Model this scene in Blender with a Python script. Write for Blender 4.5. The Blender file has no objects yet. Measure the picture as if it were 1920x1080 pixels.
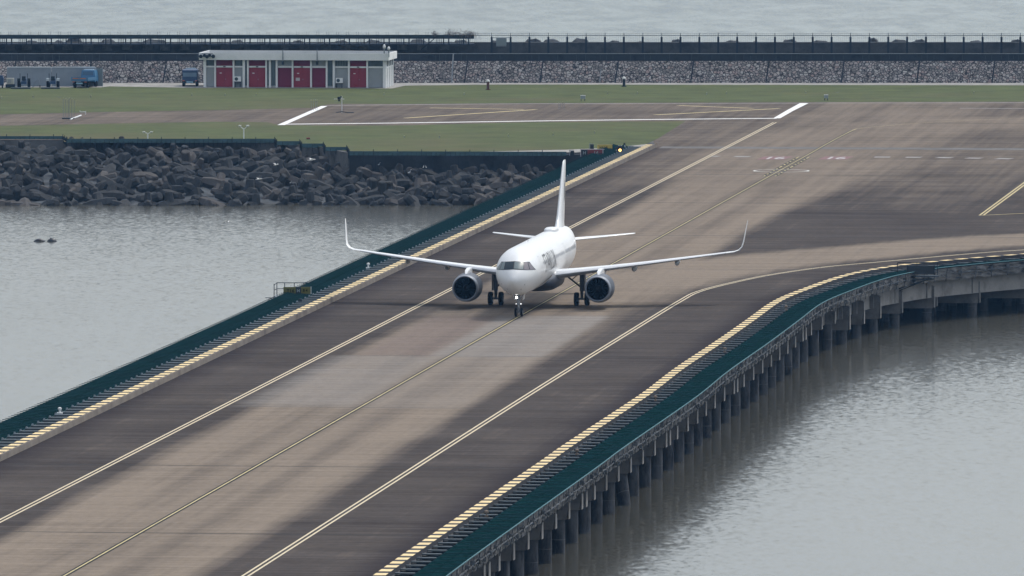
import bpy, bmesh, math, random
from mathutils import Vector, Matrix
import numpy as np
sc = bpy.context.scene
C = sc.collection
rnd = random.Random(7)
R = math.radians

# ------------------------------------------------------------------ camera
F = 19000.0            # focal length in pixels of a 1920 px wide frame
H = 54.5               # height of the viewpoint above the taxiway
PITCH = math.atan(1135.0 / F)
cam_d = bpy.data.cameras.new('camera')
cam_d.sensor_width = 36.0
cam_d.lens = F * 36.0 / 1920.0
cam_d.clip_start = 1.0
cam_d.clip_end = 60000.0
cam = bpy.data.objects.new('camera', cam_d)
C.objects.link(cam)
cam.location = (0, 0, H)
cam.rotation_euler = (math.pi / 2 - PITCH, 0, 0)
sc.camera = cam

# ------------------------------------------------------------------ sky, sun
SUN_EL, SUN_AZ = R(54), R(42)      # azimuth from +Y (behind the aircraft) towards +X
w = bpy.data.worlds.new('World'); sc.world = w; w.use_nodes = True
nt = w.node_tree; nt.nodes.clear()
out = nt.nodes.new('ShaderNodeOutputWorld'); bg = nt.nodes.new('ShaderNodeBackground')
sky = nt.nodes.new('ShaderNodeTexSky'); sky.sky_type = 'NISHITA'; sky.sun_disc = False
sky.sun_elevation = SUN_EL; sky.sun_rotation = SUN_AZ
sky.air_density = 1.0; sky.dust_density = 1.5; sky.ozone_density = 2.0
hs = nt.nodes.new('ShaderNodeHueSaturation'); hs.inputs['Saturation'].default_value = 0.30
tint = nt.nodes.new('ShaderNodeMix'); tint.data_type = 'RGBA'; tint.blend_type = 'MULTIPLY'
tint.inputs[0].default_value = 1.0; tint.inputs[7].default_value = (0.96, 0.985, 1.0, 1)
nt.links.new(sky.outputs[0], hs.inputs['Color'])
nt.links.new(hs.outputs[0], tint.inputs[6])
# overcast sky: dimmer towards the horizon than overhead
wtc = nt.nodes.new('ShaderNodeTexCoord'); wsp = nt.nodes.new('ShaderNodeSeparateXYZ'); wmr = nt.nodes.new('ShaderNodeMapRange')
nt.links.new(wtc.outputs['Generated'], wsp.inputs[0]); nt.links.new(wsp.outputs['Z'], wmr.inputs[0])
wmr.inputs['From Min'].default_value = 0.0; wmr.inputs['From Max'].default_value = 0.75; wmr.inputs['To Min'].default_value = 0.60; wmr.inputs['To Max'].default_value = 1.7
wmu = nt.nodes.new('ShaderNodeVectorMath'); wmu.operation = 'SCALE'
nt.links.new(tint.outputs[2], wmu.inputs[0]); nt.links.new(wmr.outputs[0], wmu.inputs['Scale'])
nt.links.new(wmu.outputs[0], bg.inputs[0])
bg.inputs[1].default_value = 0.135
nt.links.new(bg.outputs[0], out.inputs[0])
sd = bpy.data.lights.new('sun', 'SUN'); sd.energy = 1.45; sd.angle = R(8); sd.color = (1.0, 0.93, 0.84)
so = bpy.data.objects.new('sun', sd); C.objects.link(so); so.location = (0, 800, 300)
sdir = Vector((math.cos(SUN_EL) * math.sin(SUN_AZ), math.cos(SUN_EL) * math.cos(SUN_AZ), math.sin(SUN_EL)))
so.rotation_euler = sdir.to_track_quat('Z', 'Y').to_euler()
sc.view_settings.view_transform = 'Standard'; sc.view_settings.look = 'None'
sc.view_settings.exposure = 0.40; sc.view_settings.gamma = 1.0
sc.view_settings.use_curve_mapping = False

# ------------------------------------------------------------------ measuring frame
CP, SP = math.cos(PITCH), math.sin(PITCH)
def G(px, py, z=0.0):
    """the place on the level z that was measured at this pixel of the 1920 x 1080 photograph"""
    u = (px - 960) / F; v = (540 - py) / F
    d = Vector((u, CP + v * SP, -SP + v * CP))
    t = (z - H) / d.z
    return Vector((d.x * t, d.y * t, z))
TH = math.atan2(2090.0, math.sqrt(F * F + 1135.0 ** 2))
DV = Vector((math.sin(TH), math.cos(TH), 0)); NV = Vector((math.cos(TH), -math.sin(TH), 0))
O = G(976, 592)
def W(s, l, z=0.0):
    return Vector((O.x + DV.x * s + NV.x * l, O.y + DV.y * s + NV.y * l, z))
def SL(p):
    q = Vector((p.x - O.x, p.y - O.y, 0)); return q.dot(DV), q.dot(NV)
ZW = -5.0

# ------------------------------------------------------------------ materials
MATS = {}
def mat(name, col, rough=0.7, var=0.12, vscale=1.0, metal=0.0, bump=0.0, bscale=8.0, emit=None, estr=0.0, spec=None, stain=None, sscale=0.5, stretch=None, coat=0.0):
    if name in MATS: return MATS[name]
    m = bpy.data.materials.new(name); m.use_nodes = True
    n = m.node_tree; b = n.nodes['Principled BSDF']; L = n.links
    b.inputs['Roughness'].default_value = rough; b.inputs['Metallic'].default_value = metal
    if spec is None and rough >= .55: spec = .04
    if spec is not None: b.inputs['Specular IOR Level'].default_value = spec
    if coat: b.inputs['Coat Weight'].default_value = coat; b.inputs['Coat Roughness'].default_value = 0.12
    tc = n.nodes.new('ShaderNodeTexCoord'); mp = n.nodes.new('ShaderNodeMapping')
    L.new(tc.outputs['Object'], mp.inputs[0])
    if stretch: mp.inputs['Scale'].default_value = stretch
    nz = n.nodes.new('ShaderNodeTexNoise'); nz.inputs['Scale'].default_value = vscale; nz.inputs['Detail'].default_value = 6
    nz.inputs['Roughness'].default_value = 0.65
    L.new(mp.outputs[0], nz.inputs['Vector'])
    cr = n.nodes.new('ShaderNodeMapRange'); cr.inputs['From Min'].default_value = 0.3; cr.inputs['From Max'].default_value = 0.7
    cr.inputs['To Min'].default_value = 1 - var; cr.inputs['To Max'].default_value = 1 + var
    L.new(nz.outputs[0], cr.inputs[0])
    mx = n.nodes.new('ShaderNodeVectorMath'); mx.operation = 'SCALE'
    mx.inputs[0].default_value = col[:3]
    L.new(cr.outputs[0], mx.inputs['Scale'])
    last = mx.outputs[0]
    if stain:
        n2 = n.nodes.new('ShaderNodeTexNoise'); n2.inputs['Scale'].default_value = sscale; n2.inputs['Detail'].default_value = 8
        n2.inputs['Roughness'].default_value = 0.7
        L.new(mp.outputs[0], n2.inputs['Vector'])
        r2 = n.nodes.new('ShaderNodeMapRange'); r2.inputs['From Min'].default_value = 0.48; r2.inputs['From Max'].default_value = 0.66
        L.new(n2.outputs[0], r2.inputs[0])
        m2 = n.nodes.new('ShaderNodeMix'); m2.data_type = 'RGBA'
        L.new(r2.outputs[0], m2.inputs[0]); L.new(last, m2.inputs[6]); m2.inputs[7].default_value = (*stain, 1)
        last = m2.outputs[2]
    L.new(last, b.inputs['Base Color'])
    if bump:
        nb = n.nodes.new('ShaderNodeTexNoise'); nb.inputs['Scale'].default_value = bscale; nb.inputs['Detail'].default_value = 5
        L.new(mp.outputs[0], nb.inputs['Vector'])
        bp = n.nodes.new('ShaderNodeBump'); bp.inputs['Strength'].default_value = bump; bp.inputs['Distance'].default_value = 0.05
        L.new(nb.outputs[0], bp.inputs['Height']); L.new(bp.outputs[0], b.inputs['Normal'])
    if emit:
        b.inputs['Emission Color'].default_value = (*emit, 1); b.inputs['Emission Strength'].default_value = estr
    MATS[name] = m
    return m

# ------------------------------------------------------------------ mesh builder
class MB:
    def __init__(s): s.v = []; s.f = []; s.m = []; s.xf = None
    def add(s, vs, fs, mi=0):
        b = len(s.v)
        for v in vs: s.v.append(tuple(v))
        for f in fs: s.f.append(tuple(b + i for i in f)); s.m.append(mi)
    def box(s, c, d, rz=0.0, mi=0, rot=None):
        x, y, z = d[0] / 2, d[1] / 2, d[2] / 2
        M = rot if rot else Matrix.Rotation(rz, 3, 'Z')
        vs = [Vector(c) + M @ Vector((a * x, b * y, e * z)) for e in (-1, 1) for b in (-1, 1) for a in (-1, 1)]
        s.add(vs, [(0, 2, 3, 1), (4, 5, 7, 6), (0, 1, 5, 4), (2, 6, 7, 3), (0, 4, 6, 2), (1, 3, 7, 5)], mi)
    def hexa(s, bot, top, mi=0):
        n = len(bot)
        s.add(list(bot) + list(top), [tuple(range(n - 1, -1, -1)), tuple(range(n, 2 * n))] + [(i, (i + 1) % n, n + (i + 1) % n, n + i) for i in range(n)], mi)
    def tube(s, p0, p1, r0, r1=None, n=8, mi=0, caps=True):
        p0 = Vector(p0); p1 = Vector(p1); r1 = r0 if r1 is None else r1
        d = (p1 - p0).normalized(); a = d.orthogonal().normalized(); b = d.cross(a)
        vs = []
        for p, r in ((p0, r0), (p1, r1)):
            for i in range(n):
                t = 2 * math.pi * i / n; vs.append(p + (a * math.cos(t) + b * math.sin(t)) * r)
        fs = [(i, (i + 1) % n, n + (i + 1) % n, n + i) for i in range(n)]
        if caps: fs += [tuple(range(n - 1, -1, -1)), tuple(range(n, 2 * n))]
        s.add(vs, fs, mi)
    def lathe(s, prof, org=(0, 0, 0), axis='Y', n=32, mi=0, sx=1.0, sz=1.0):
        org = Vector(org); vs = []
        for (t, r) in prof:
            for i in range(n):
                a = 2 * math.pi * i / n
                if axis == 'Y': vs.append(org + Vector((math.cos(a) * r * sx, t, math.sin(a) * r * sz)))
                elif axis == 'X': vs.append(org + Vector((t, math.cos(a) * r, math.sin(a) * r)))
                else: vs.append(org + Vector((math.cos(a) * r, math.sin(a) * r, t)))
        fs = []
        for k in range(len(prof) - 1):
            for i in range(n):
                j = (i + 1) % n; fs.append((k * n + i, k * n + j, (k + 1) * n + j, (k + 1) * n + i))
        s.add(vs, fs, mi)
    def loft(s, rings, mi=0, caps=True):
        n = len(rings[0]); vs = [p for r in rings for p in r]; fs = []
        for k in range(len(rings) - 1):
            for i in range(n):
                j = (i + 1) % n; fs.append((k * n + i, k * n + j, (k + 1) * n + j, (k + 1) * n + i))
        if caps: fs += [tuple(range(n - 1, -1, -1)), tuple((len(rings) - 1) * n + i for i in range(n))]
        s.add(vs, fs, mi)
    def ball(s, c, r, mi=0, n=10, m=6, half=False):
        rx, ry, rz = (r, r, r) if not hasattr(r, '__len__') else r
        rings = []
        a0 = 0 if half else -math.pi / 2
        for k in range(m + 1):
            a = a0 + (math.pi / 2 - a0) * k / m
            rr = max(math.cos(a), 0.001)
            rings.append([Vector(c) + Vector((math.cos(2 * math.pi * i / n) * rx * rr, math.sin(2 * math.pi * i / n) * ry * rr, math.sin(a) * rz)) for i in range(n)])
        s.loft(rings, mi)
    def build(s, name, mats, parent=None, smooth=False, world=False, fixn=True):
        if not isinstance(mats, (list, tuple)): mats = [mats]
        me = bpy.data.meshes.new(name)
        off = Vector((0, 0, 0))
        if world and parent is not None:
            q = parent
            while q is not None: off += q.location; q = q.parent
        me.from_pydata([tuple(Vector(v) - off) for v in s.v], [], s.f)
        for m in mats: me.materials.append(m)
        me.polygons.foreach_set('material_index', s.m)
        if fixn:
            bm = bmesh.new(); bm.from_mesh(me); bmesh.ops.recalc_face_normals(bm, faces=bm.faces); bm.to_mesh(me); bm.free()
        if smooth:
            me.polygons.foreach_set('use_smooth', [True] * len(me.polygons))
            if smooth is not True:
                try: me.set_sharp_from_angle(angle=R(smooth))
                except Exception: pass
        o = bpy.data.objects.new(name, me); C.objects.link(o)
        if parent is not None: o.parent = parent
        return o

def thing(name, label, cat, loc=(0, 0, 0), rz=0.0, group=None):
    o = bpy.data.objects.new(name, None); C.objects.link(o)
    o.location = loc; o.rotation_euler = (0, 0, rz); o.empty_display_size = 0.5
    tag(o, label, cat, group); return o
def tag(o, label, cat, group=None):
    o['label'] = label; o['category'] = cat
    if group: o['group'] = group
    return o
def struct(o, kind='structure'):
    o['kind'] = kind; return o
def copy_tree(o, parent=None):
    c = o.copy(); C.objects.link(c); c.parent = parent
    for ch in list(o.children): copy_tree(ch, c)
    return c
def text_poly(txt, size=1.0, sx=1.0, bold=0.0):
    """letters as a flat mesh (verts 2d, faces)"""
    cu = bpy.data.curves.new('letters', 'FONT'); cu.body = txt; cu.size = size; cu.offset = bold; cu.resolution_u = 3
    ob = bpy.data.objects.new('letters', cu); C.objects.link(ob)
    bpy.context.view_layer.update()
    me = bpy.data.meshes.new_from_object(ob.evaluated_get(bpy.context.evaluated_depsgraph_get()))
    vs = [(v.co.x * sx, v.co.y) for v in me.vertices]; fs = [tuple(p.vertices) for p in me.polygons]
    bpy.data.objects.remove(ob); bpy.data.curves.remove(cu); bpy.data.meshes.remove(me)
    return vs, fs
def catmull(P, n=8):
    out = []
    for i in range(len(P) - 1):
        p0 = P[max(i - 1, 0)]; p1 = P[i]; p2 = P[i + 1]; p3 = P[min(i + 2, len(P) - 1)]
        for k in range(n):
            t = k / n
            out.append(0.5 * ((2 * p1) + (p2 - p0) * t + (2 * p0 - 5 * p1 + 4 * p2 - p3) * t * t + (3 * p1 - p0 - 3 * p2 + p3) * t ** 3))
    out.append(P[-1].copy()); return out
def resample(P, step):
    out = [P[0].copy()]; acc = 0.0
    for a, b in zip(P[:-1], P[1:]):
        L = (b - a).length; t = step - acc
        while t <= L:
            out.append(a.lerp(b, t / L)); t += step
        acc = L - (t - step)
    return out
def normals(P, side=1):
    N = []
    for i in range(len(P)):
        d = (P[min(i + 1, len(P) - 1)] - P[max(i - 1, 0)]); d.z = 0; d.normalize()
        N.append(Vector((d.y, -d.x, 0)) * side)
    return N

# =================================================================== GROUND, WATER, PAVEMENT
# -- right hand edge of the bridge deck (inner edge of the kerb), measured along the photograph
redge_px = [(640, 1130), (708.6, 1079), (808, 1010), (1001, 879), (1058, 839), (1196, 748), (1262, 698), (1340, 646), (1400, 604), (1450, 569), (1511, 544), (1556, 528), (1593, 517.6), (1640, 508.5), (1691, 501), (1737, 496.5), (1800, 490.5), (1913, 481.5)]
RP = [G(*p) for p in redge_px]
RP = [RP[0] - DV * 60] + RP + [Vector(p) for p in ((60, 977, 0), (76, 992, 0), (98, 1006, 0), (135, 1018, 0), (190, 1026, 0), (280, 1030, 0))]
RC = resample(catmull(RP, 8), 1.0)
# smooth the measured curve a little
for _ in range(12):
    RC = [RC[0]] + [(RC[i - 1] + RC[i] * 2 + RC[i + 1]) / 4 for i in range(1, len(RC) - 1)] + [RC[-1]]
RN = normals(RC, 1)
LK = SL(G(200, 770))[1]                      # lateral place of the left kerb
S0 = SL(RC[0])[0]
S_END = SL(G(1226, 277))[0]
def xr(y):
    ys = [p.y for p in RC]; xs = [p.x for p in RC]
    return float(np.interp(y, ys, xs))
def xl(y):
    s = (y - O.y - NV.y * LK) / DV.y
    return W(s, LK).x

def poly_dist(P, poly):
    """distance from points P (n,2) to a polyline"""
    best = np.full(len(P), 1e9)
    for a, b in zip(poly[:-1], poly[1:]):
        a = np.array(a[:2]); b = np.array(b[:2]); ab = b - a
        t = np.clip(((P - a) @ ab) / (ab @ ab), 0, 1)
        d = np.linalg.norm(P - (a + t[:, None] * ab), axis=1)
        best = np.minimum(best, d)
    return best
def sm(x, a, b):
    t = np.clip((x - a) / (b - a), 0, 1); return t * t * (3 - 2 * t)
turn1 = [tuple(p) for p in catmull([G(*p) for p in ((900, 650), (1050, 578), (1200, 530), (1350, 501), (1500, 483), (1700, 465), (1920, 448), (2300, 430))], 6)]
turn2 = [tuple(p) for p in catmull([G(*p) for p in ((1450, 330), (1540, 282), (1620, 248), (1720, 236), (1920, 226), (2300, 218))], 6)]
def wear_attrs(P):
    s = (P[:, 0] - O.x) * DV.x + (P[:, 1] - O.y) * DV.y; l = (P[:, 0] - O.x) * NV.x + (P[:, 1] - O.y) * NV.y
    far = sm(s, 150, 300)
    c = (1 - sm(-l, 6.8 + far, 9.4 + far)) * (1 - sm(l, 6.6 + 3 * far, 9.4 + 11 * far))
    c *= 1 - 0.35 * np.exp(-((l - 3.2) / 1.3) ** 2) * (1 - far) - 0.25 * np.exp(-((l + 3.0) / 1.2) ** 2) * (1 - far)
    c *= 1 - 0.25 * np.exp(-(l / 0.9) ** 2)
    c *= 1 - 0.55 * (1 - sm(np.abs(s - 15), 14, 34)) * sm(-l, -2, 6)
    t1 = (1 - sm(poly_dist(P, turn1), 4.5, 9.5)) * (0.55 + 0.45 * sm(s, -10, 60))
    t2 = (1 - sm(poly_dist(P, turn2), 7, 24)) * 0.72
    wear = np.maximum(np.maximum(c * (0.92 - 0.27 * far), t1 * 0.95), t2)
    land = sm(s, S_END - 1, S_END + 3)
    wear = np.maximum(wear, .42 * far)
    wear = np.maximum(wear, land * (.30 + .12 * (1 - sm(l, LK + 4, LK + 18))))
    wear = np.clip(wear, 0, 1)
    s1 = SL(G(700, 764))[0]; s2 = SL(G(800, 668))[0]; s3 = SL(G(1000, 583))[0]
    def band(x, a, b, e): return sm(x, a - e, a + e) * (1 - sm(x, b - e, b + e))
    grey = np.maximum(0.75 * band(s, s1, s2, .4) * band(l, -9.5, -.6, 1.0), 0.95 * band(s, s2, s3 - 6, .4) * band(l, -1.8, 7.6, 0.6))
    grey = np.maximum(grey, 0.35 * band(s, s1, s2, .4) * band(l, -.6, 7.5, 1.0))
    red = band(s, s2, s3 - 8, .5) * band(l, -7.5, -1.8, 0.9) * 0.9
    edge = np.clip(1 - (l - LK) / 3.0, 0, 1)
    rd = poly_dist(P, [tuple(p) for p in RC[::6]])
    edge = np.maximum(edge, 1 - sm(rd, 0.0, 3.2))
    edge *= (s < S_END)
    return s, l, wear, grey, red, edge

def pave_mat():
    m = bpy.data.materials.new('asphalt'); m.use_nodes = True
    n = m.node_tree; b = n.nodes['Principled BSDF']; L = n.links
    b.inputs['Roughness'].default_value = 0.9; b.inputs['Specular IOR Level'].default_value = 0.0
    def A(name):
        a = n.nodes.new('ShaderNodeAttribute'); a.attribute_name = name; return a.outputs['Fac']
    uv = n.nodes.new('ShaderNodeAttribute'); uv.attribute_name = 'sl'
    def noise(scale, vec_scale, det=6, rough=.6):
        mp = n.nodes.new('ShaderNodeMapping'); mp.inputs['Scale'].default_value = vec_scale
        L.new(uv.outputs['Vector'], mp.inputs[0])
        t = n.nodes.new('ShaderNodeTexNoise'); t.inputs['Scale'].default_value = scale; t.inputs['Detail'].default_value = det; t.inputs['Roughness'].default_value = rough
        L.new(mp.outputs[0], t.inputs['Vector']); return t.outputs[0]
    def math_(op, a, b2=None, c=None):
        t = n.nodes.new('ShaderNodeMath'); t.operation = op
        for i, x in enumerate((a, b2, c)):
            if x is None: continue
            if isinstance(x, (int, float)): t.inputs[i].default_value = x
            else: L.new(x, t.inputs[i])
        return t.outputs[0]
    def rng(x, a, b2, c, d):
        t = n.nodes.new('ShaderNodeMapRange'); L.new(x, t.inputs[0])
        for i, q in zip(('From Min', 'From Max', 'To Min', 'To Max'), (a, b2, c, d)): t.inputs[i].default_value = q
        return t.outputs[0]
    def mix(f, a, b2):
        t = n.nodes.new('ShaderNodeMix'); t.data_type = 'RGBA'
        if isinstance(f, float): t.inputs[0].default_value = f
        else: L.new(f, t.inputs[0])
        for i, x in ((6, a), (7, b2)):
            if isinstance(x, tuple): t.inputs[i].default_value = (*x, 1)
            else: L.new(x, t.inputs[i])
        return t.outputs[2]
    big = noise(1.0, (0.045, 0.07, 1), 5)                 # large blotches
    trans = noise(1.0, (0.55, 0.035, 1), 5, .62)          # laying strips running across the deck
    longi = noise(1.0, (0.012, 0.75, 1), 4, .6)           # wheel and rubber streaks running along
    fine = noise(1.0, (0.9, 1.6, 1), 8, .75)
    seams = noise(1.0, (1.7, 0.02, 1), 3, .6)
    warp = math_('ADD', A('wear'), rng(longi, .3, .7, -.16, .16))
    warp = math_('ADD', warp, rng(big, .3, .7, -.10, .10))
    warp = math_('ADD', warp, rng(trans, .3, .7, -.07, .07))
    wf = rng(warp, 0.08, 0.92, 0, 1)
    base = mix(rng(big, .35, .65, 0, 1), (0.056, 0.0485, 0.0455), (0.083, 0.0715, 0.064))
    lay = mix(math_('MULTIPLY', rng(trans, .4, .68, 0, 1), .5), base, (0.088, 0.078, 0.074))
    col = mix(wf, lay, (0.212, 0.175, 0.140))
    col = mix(math_('MULTIPLY', A('grey'), rng(trans, .3, .6, .35, .85)), col, (0.215, 0.200, 0.186))
    col = mix(math_('MULTIPLY', A('red'), rng(trans, .3, .7, .45, .9)), col, (0.170, 0.136, 0.122))
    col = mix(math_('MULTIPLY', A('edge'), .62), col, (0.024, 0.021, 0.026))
    mul = n.nodes.new('ShaderNodeVectorMath'); mul.operation = 'SCALE'; L.new(col, mul.inputs[0])
    k = math_('MULTIPLY', rng(fine, .25, .75, .84, 1.16), rng(trans, .25, .75, .90, 1.10))
    k = math_('MULTIPLY', k, rng(seams, .30, .70, .86, 1.14))
    L.new(k, mul.inputs['Scale'])
    # small pale specks (rubber, grit)
    L.new(mul.outputs[0], b.inputs['Base Color'])
    bp = n.nodes.new('ShaderNodeBump'); bp.inputs['Strength'].default_value = .25; bp.inputs['Distance'].default_value = .01
    L.new(fine, bp.inputs['Height']); L.new(bp.outputs[0], b.inputs['Normal'])
    return m
M_PAVE = pave_mat()
def pave_grid(name, rows, cols_fn, z=0.0):
    V = []; nC = None
    for y in rows:
        xs = cols_fn(y); nC = len(xs)
        V += [(x, y) for x in xs]
    P = np.array(V); s, l, wear, grey, red, edge = wear_attrs(P)
    nR = len(rows)
    fs = [(r * nC + c, r * nC + c + 1, (r + 1) * nC + c + 1, (r + 1) * nC + c) for r in range(nR - 1) for c in range(nC - 1)]
    me = bpy.data.meshes.new(name); me.from_pydata([(x, y, z) for x, y in V], [], fs)
    for nm, arr in (('wear', wear), ('grey', grey), ('red', red), ('edge', edge)):
        a = me.attributes.new(nm, 'FLOAT', 'POINT'); a.data.foreach_set('value', arr.astype(np.float32))
    a = me.attributes.new('sl', 'FLOAT_VECTOR', 'POINT')
    a.data.foreach_set('vector', np.stack([s, l, np.zeros(len(s))], 1).astype(np.float32).ravel())
    me.materials.append(M_PAVE)
    o = bpy.data.objects.new(name, me); C.objects.link(o); struct(o); return o
y0 = RC[0].y; y1 = W(S_END, LK).y
rows = list(np.arange(y0, y1, 2.0)) + [y1]
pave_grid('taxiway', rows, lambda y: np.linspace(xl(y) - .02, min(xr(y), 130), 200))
crest = [G(-300, 262, 0), G(118, 262, 0), G(515, 266, 0), G(560, 271, 0), G(605, 276, 0), G(652, 286, 0), G(1080, 286, 0), G(1226, 277, 0)]
rows2 = list(np.linspace(y1, G(960, 158).y, 70))
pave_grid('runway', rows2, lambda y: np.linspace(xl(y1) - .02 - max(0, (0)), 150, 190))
# land west of the bridge root
def west_cols(y):
    return np.linspace(-130, xl(y1) - .02, 60)
wy0 = max(p.y for p in crest[:-1])
pave_grid('apron', list(np.linspace(wy0, G(960, 158).y, 60)), west_cols)

def flat(name, pts, m, z, kind='structure'):
    mb = MB(); mb.add([(p[0], p[1], z) for p in pts], [tuple(range(len(pts)))])
    me_o = mb.build(name, m, fixn=False)
    if me_o.data.polygons[0].normal.z < 0: me_o.data.flip_normals()
    return struct(me_o, kind) if kind else me_o

M_GRASS = mat('mown grass', (0.070, 0.084, 0.030), .95, .28, .35, bump=.5, bscale=2.0, stain=(0.092, 0.084, 0.040), sscale=.045, stretch=(.5, .5, .5), spec=.1)
gz = 0.008
up = [(-400, 213.5), (0, 214.5), (200, 210), (400, 206.7), (581, 202.5), (600, 199), (618, 195), (760, 195), (1000, 193.5), (1520, 191.5), (1920, 190.5), (2400, 190)]
flat('upper_grass', [G(x, y) for x, y in up] + [G(2400, 160.5), G(1920, 160), G(960, 158.6), G(760, 160.5), G(735, 166), G(380, 165), G(205, 162), G(190, 164), G(-400, 164)], M_GRASS, gz)
lo = [(-400, 237), (0, 236), (200, 232), (400, 228.5), (500, 229), (525, 235), (640, 235.5), (760, 235), (1000, 229), (1235, 227.5), (1286, 227), (1265, 240), (1235, 259), (1211, 270.5)]
flat('lower_grass', [G(x, y) for x, y in lo] + [G(1150, 277), G(1060, 281), G(900, 284.5), G(660, 285)] + [p for p in (G(605, 276), G(560, 271), G(515, 266), G(120, 266), G(118, 259.5), G(-400, 259.5))], M_GRASS, gz)
M_CONC = mat('pale concrete', (0.30, 0.29, 0.27), .85, .15, .5, bump=.2, stain=(0.18, 0.17, 0.16), sscale=.35)
M_CONC_D = mat('dark concrete', (0.13, 0.13, 0.13), .9, .2, .6, bump=.3, stain=(0.06, 0.06, 0.06), sscale=.4)
flat('path', [G(-400, 164), G(190, 164), G(205, 162), G(380, 165), G(735, 166), G(760, 160.5), G(960, 158.6), G(1920, 160), G(2400, 160.5), G(2400, 152), G(-400, 152)], M_CONC, .012)
flat('concrete_verge', [G(900, 284.5), G(1060, 281), G(1150, 277), G(1211, 270.5), G(1226, 277), G(1080, 286)], M_CONC, .016)
flat('threshold_slab', [W(S_END - 1.2, LK + .5), W(S_END + 3.4, LK + .5), W(S_END + 3.4, 60), W(S_END - 1.2, 60)],
     mat('worn pale strip', (0.15, 0.145, 0.14), .9, .3, .35, stain=(0.10, 0.095, 0.09), sscale=.3), .004)
# solid land body below the pavement
mb = MB()
c2 = crest[:-1] + [Vector((crest[-2].x + 3, crest[-2].y + 2, 0)), Vector((150, y1 + 2, 0))]
back = [Vector((150, 1384, 0)), Vector((-130, 1384, 0))]
ring = [(-130, c2[0].y + .05)] + [(p.x, p.y + .05) for p in c2] + [(p.x, p.y) for p in back]
mb.hexa([(x, y, -8) for x, y in ring], [(x, y, -.03) for x, y in ring])
struct(mb.build('ground', M_CONC_D))

# -- water
def water_mat(name, kf, kb, big, cols):
    m = bpy.data.materials.new(name); m.use_nodes = True
    n = m.node_tree; b = n.nodes['Principled BSDF']; L = n.links
    b.inputs['Roughness'].default_value = .12; b.inputs['IOR'].default_value = 1.333
    tc = n.nodes.new('ShaderNodeTexCoord')
    def N(scale, sv, det, rough=.55):
        mp = n.nodes.new('ShaderNodeMapping'); mp.inputs['Scale'].default_value = sv; mp.inputs['Rotation'].default_value = (0, 0, .35)
        L.new(tc.outputs['Object'], mp.inputs[0])
        t = n.nodes.new('ShaderNodeTexNoise'); t.inputs['Scale'].default_value = scale; t.inputs['Detail'].default_value = det; t.inputs['Roughness'].default_value = rough
        L.new(mp.outputs[0], t.inputs['Vector']); return t.outputs[0]
    d = N(1.0, (.028, .012, 1), 4)
    def slopes(sv, det, kx, ky, rough=.6):
        mp = n.nodes.new('ShaderNodeMapping'); mp.inputs['Scale'].default_value = sv; mp.inputs['Rotation'].default_value = (0, 0, .25)
        L.new(tc.outputs['Object'], mp.inputs[0])
        t = n.nodes.new('ShaderNodeTexNoise'); t.inputs['Scale'].default_value = 1.0; t.inputs['Detail'].default_value = det; t.inputs['Roughness'].default_value = rough
        L.new(mp.outputs[0], t.inputs['Vector'])
        a1 = n.nodes.new('ShaderNodeVectorMath'); a1.operation = 'SUBTRACT'; L.new(t.outputs['Color'], a1.inputs[0]); a1.inputs[1].default_value = (.5, .5, .5)
        a2 = n.nodes.new('ShaderNodeVectorMath'); a2.operation = 'MULTIPLY'; L.new(a1.outputs[0], a2.inputs[0]); a2.inputs[1].default_value = (kx, ky, 0)
        return a2.outputs[0]
    def vadd(p, q):
        a = n.nodes.new('ShaderNodeVectorMath'); a.operation = 'ADD'
        L.new(p, a.inputs[0])
        if isinstance(q, tuple): a.inputs[1].default_value = q
        else: L.new(q, a.inputs[1])
        return a.outputs[0]
    sl = vadd(slopes((2.0, .8, 1), 5, .078 * kf, .088 * kf, .68), slopes(big, 4, .010 * kb, .013 * kb))
    nn = n.nodes.new('ShaderNodeVectorMath'); nn.operation = 'NORMALIZE'; L.new(vadd(sl, (0, 0, 1)), nn.inputs[0])
    L.new(nn.outputs[0], b.inputs['Normal'])
    mr = n.nodes.new('ShaderNodeMapRange'); L.new(d, mr.inputs[0]); mr.inputs['From Min'].default_value = .35; mr.inputs['From Max'].default_value = .65
    mx = n.nodes.new('ShaderNodeMix'); mx.data_type = 'RGBA'; L.new(mr.outputs[0], mx.inputs[0])
    mx.inputs[6].default_value = (*cols[0], 1); mx.inputs[7].default_value = (*cols[1], 1)
    L.new(mx.outputs[2], b.inputs['Base Color'])
    return m
M_WATER = water_mat('sheltered water', 1.12, .8, (.13, .05, 1), ((0.060, 0.058, 0.046), (0.072, 0.069, 0.055)))
M_SEA = water_mat('open sea water', 1.6, 7.0, (.20, .06, 1), ((0.055, 0.090, 0.076), (0.068, 0.102, 0.086)))
mb = MB(); mb.add([(-20000, -2000, ZW), (20000, -2000, ZW), (20000, 1412, ZW), (-20000, 1412, ZW)], [(0, 1, 2, 3)])
struct(mb.build('water', M_WATER))
mb = MB(); mb.add([(-20000, 1412, ZW), (20000, 1412, ZW), (20000, 20000, ZW), (-20000, 20000, ZW)], [(0, 1, 2, 3)])
struct(mb.build('sea', M_SEA))

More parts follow.
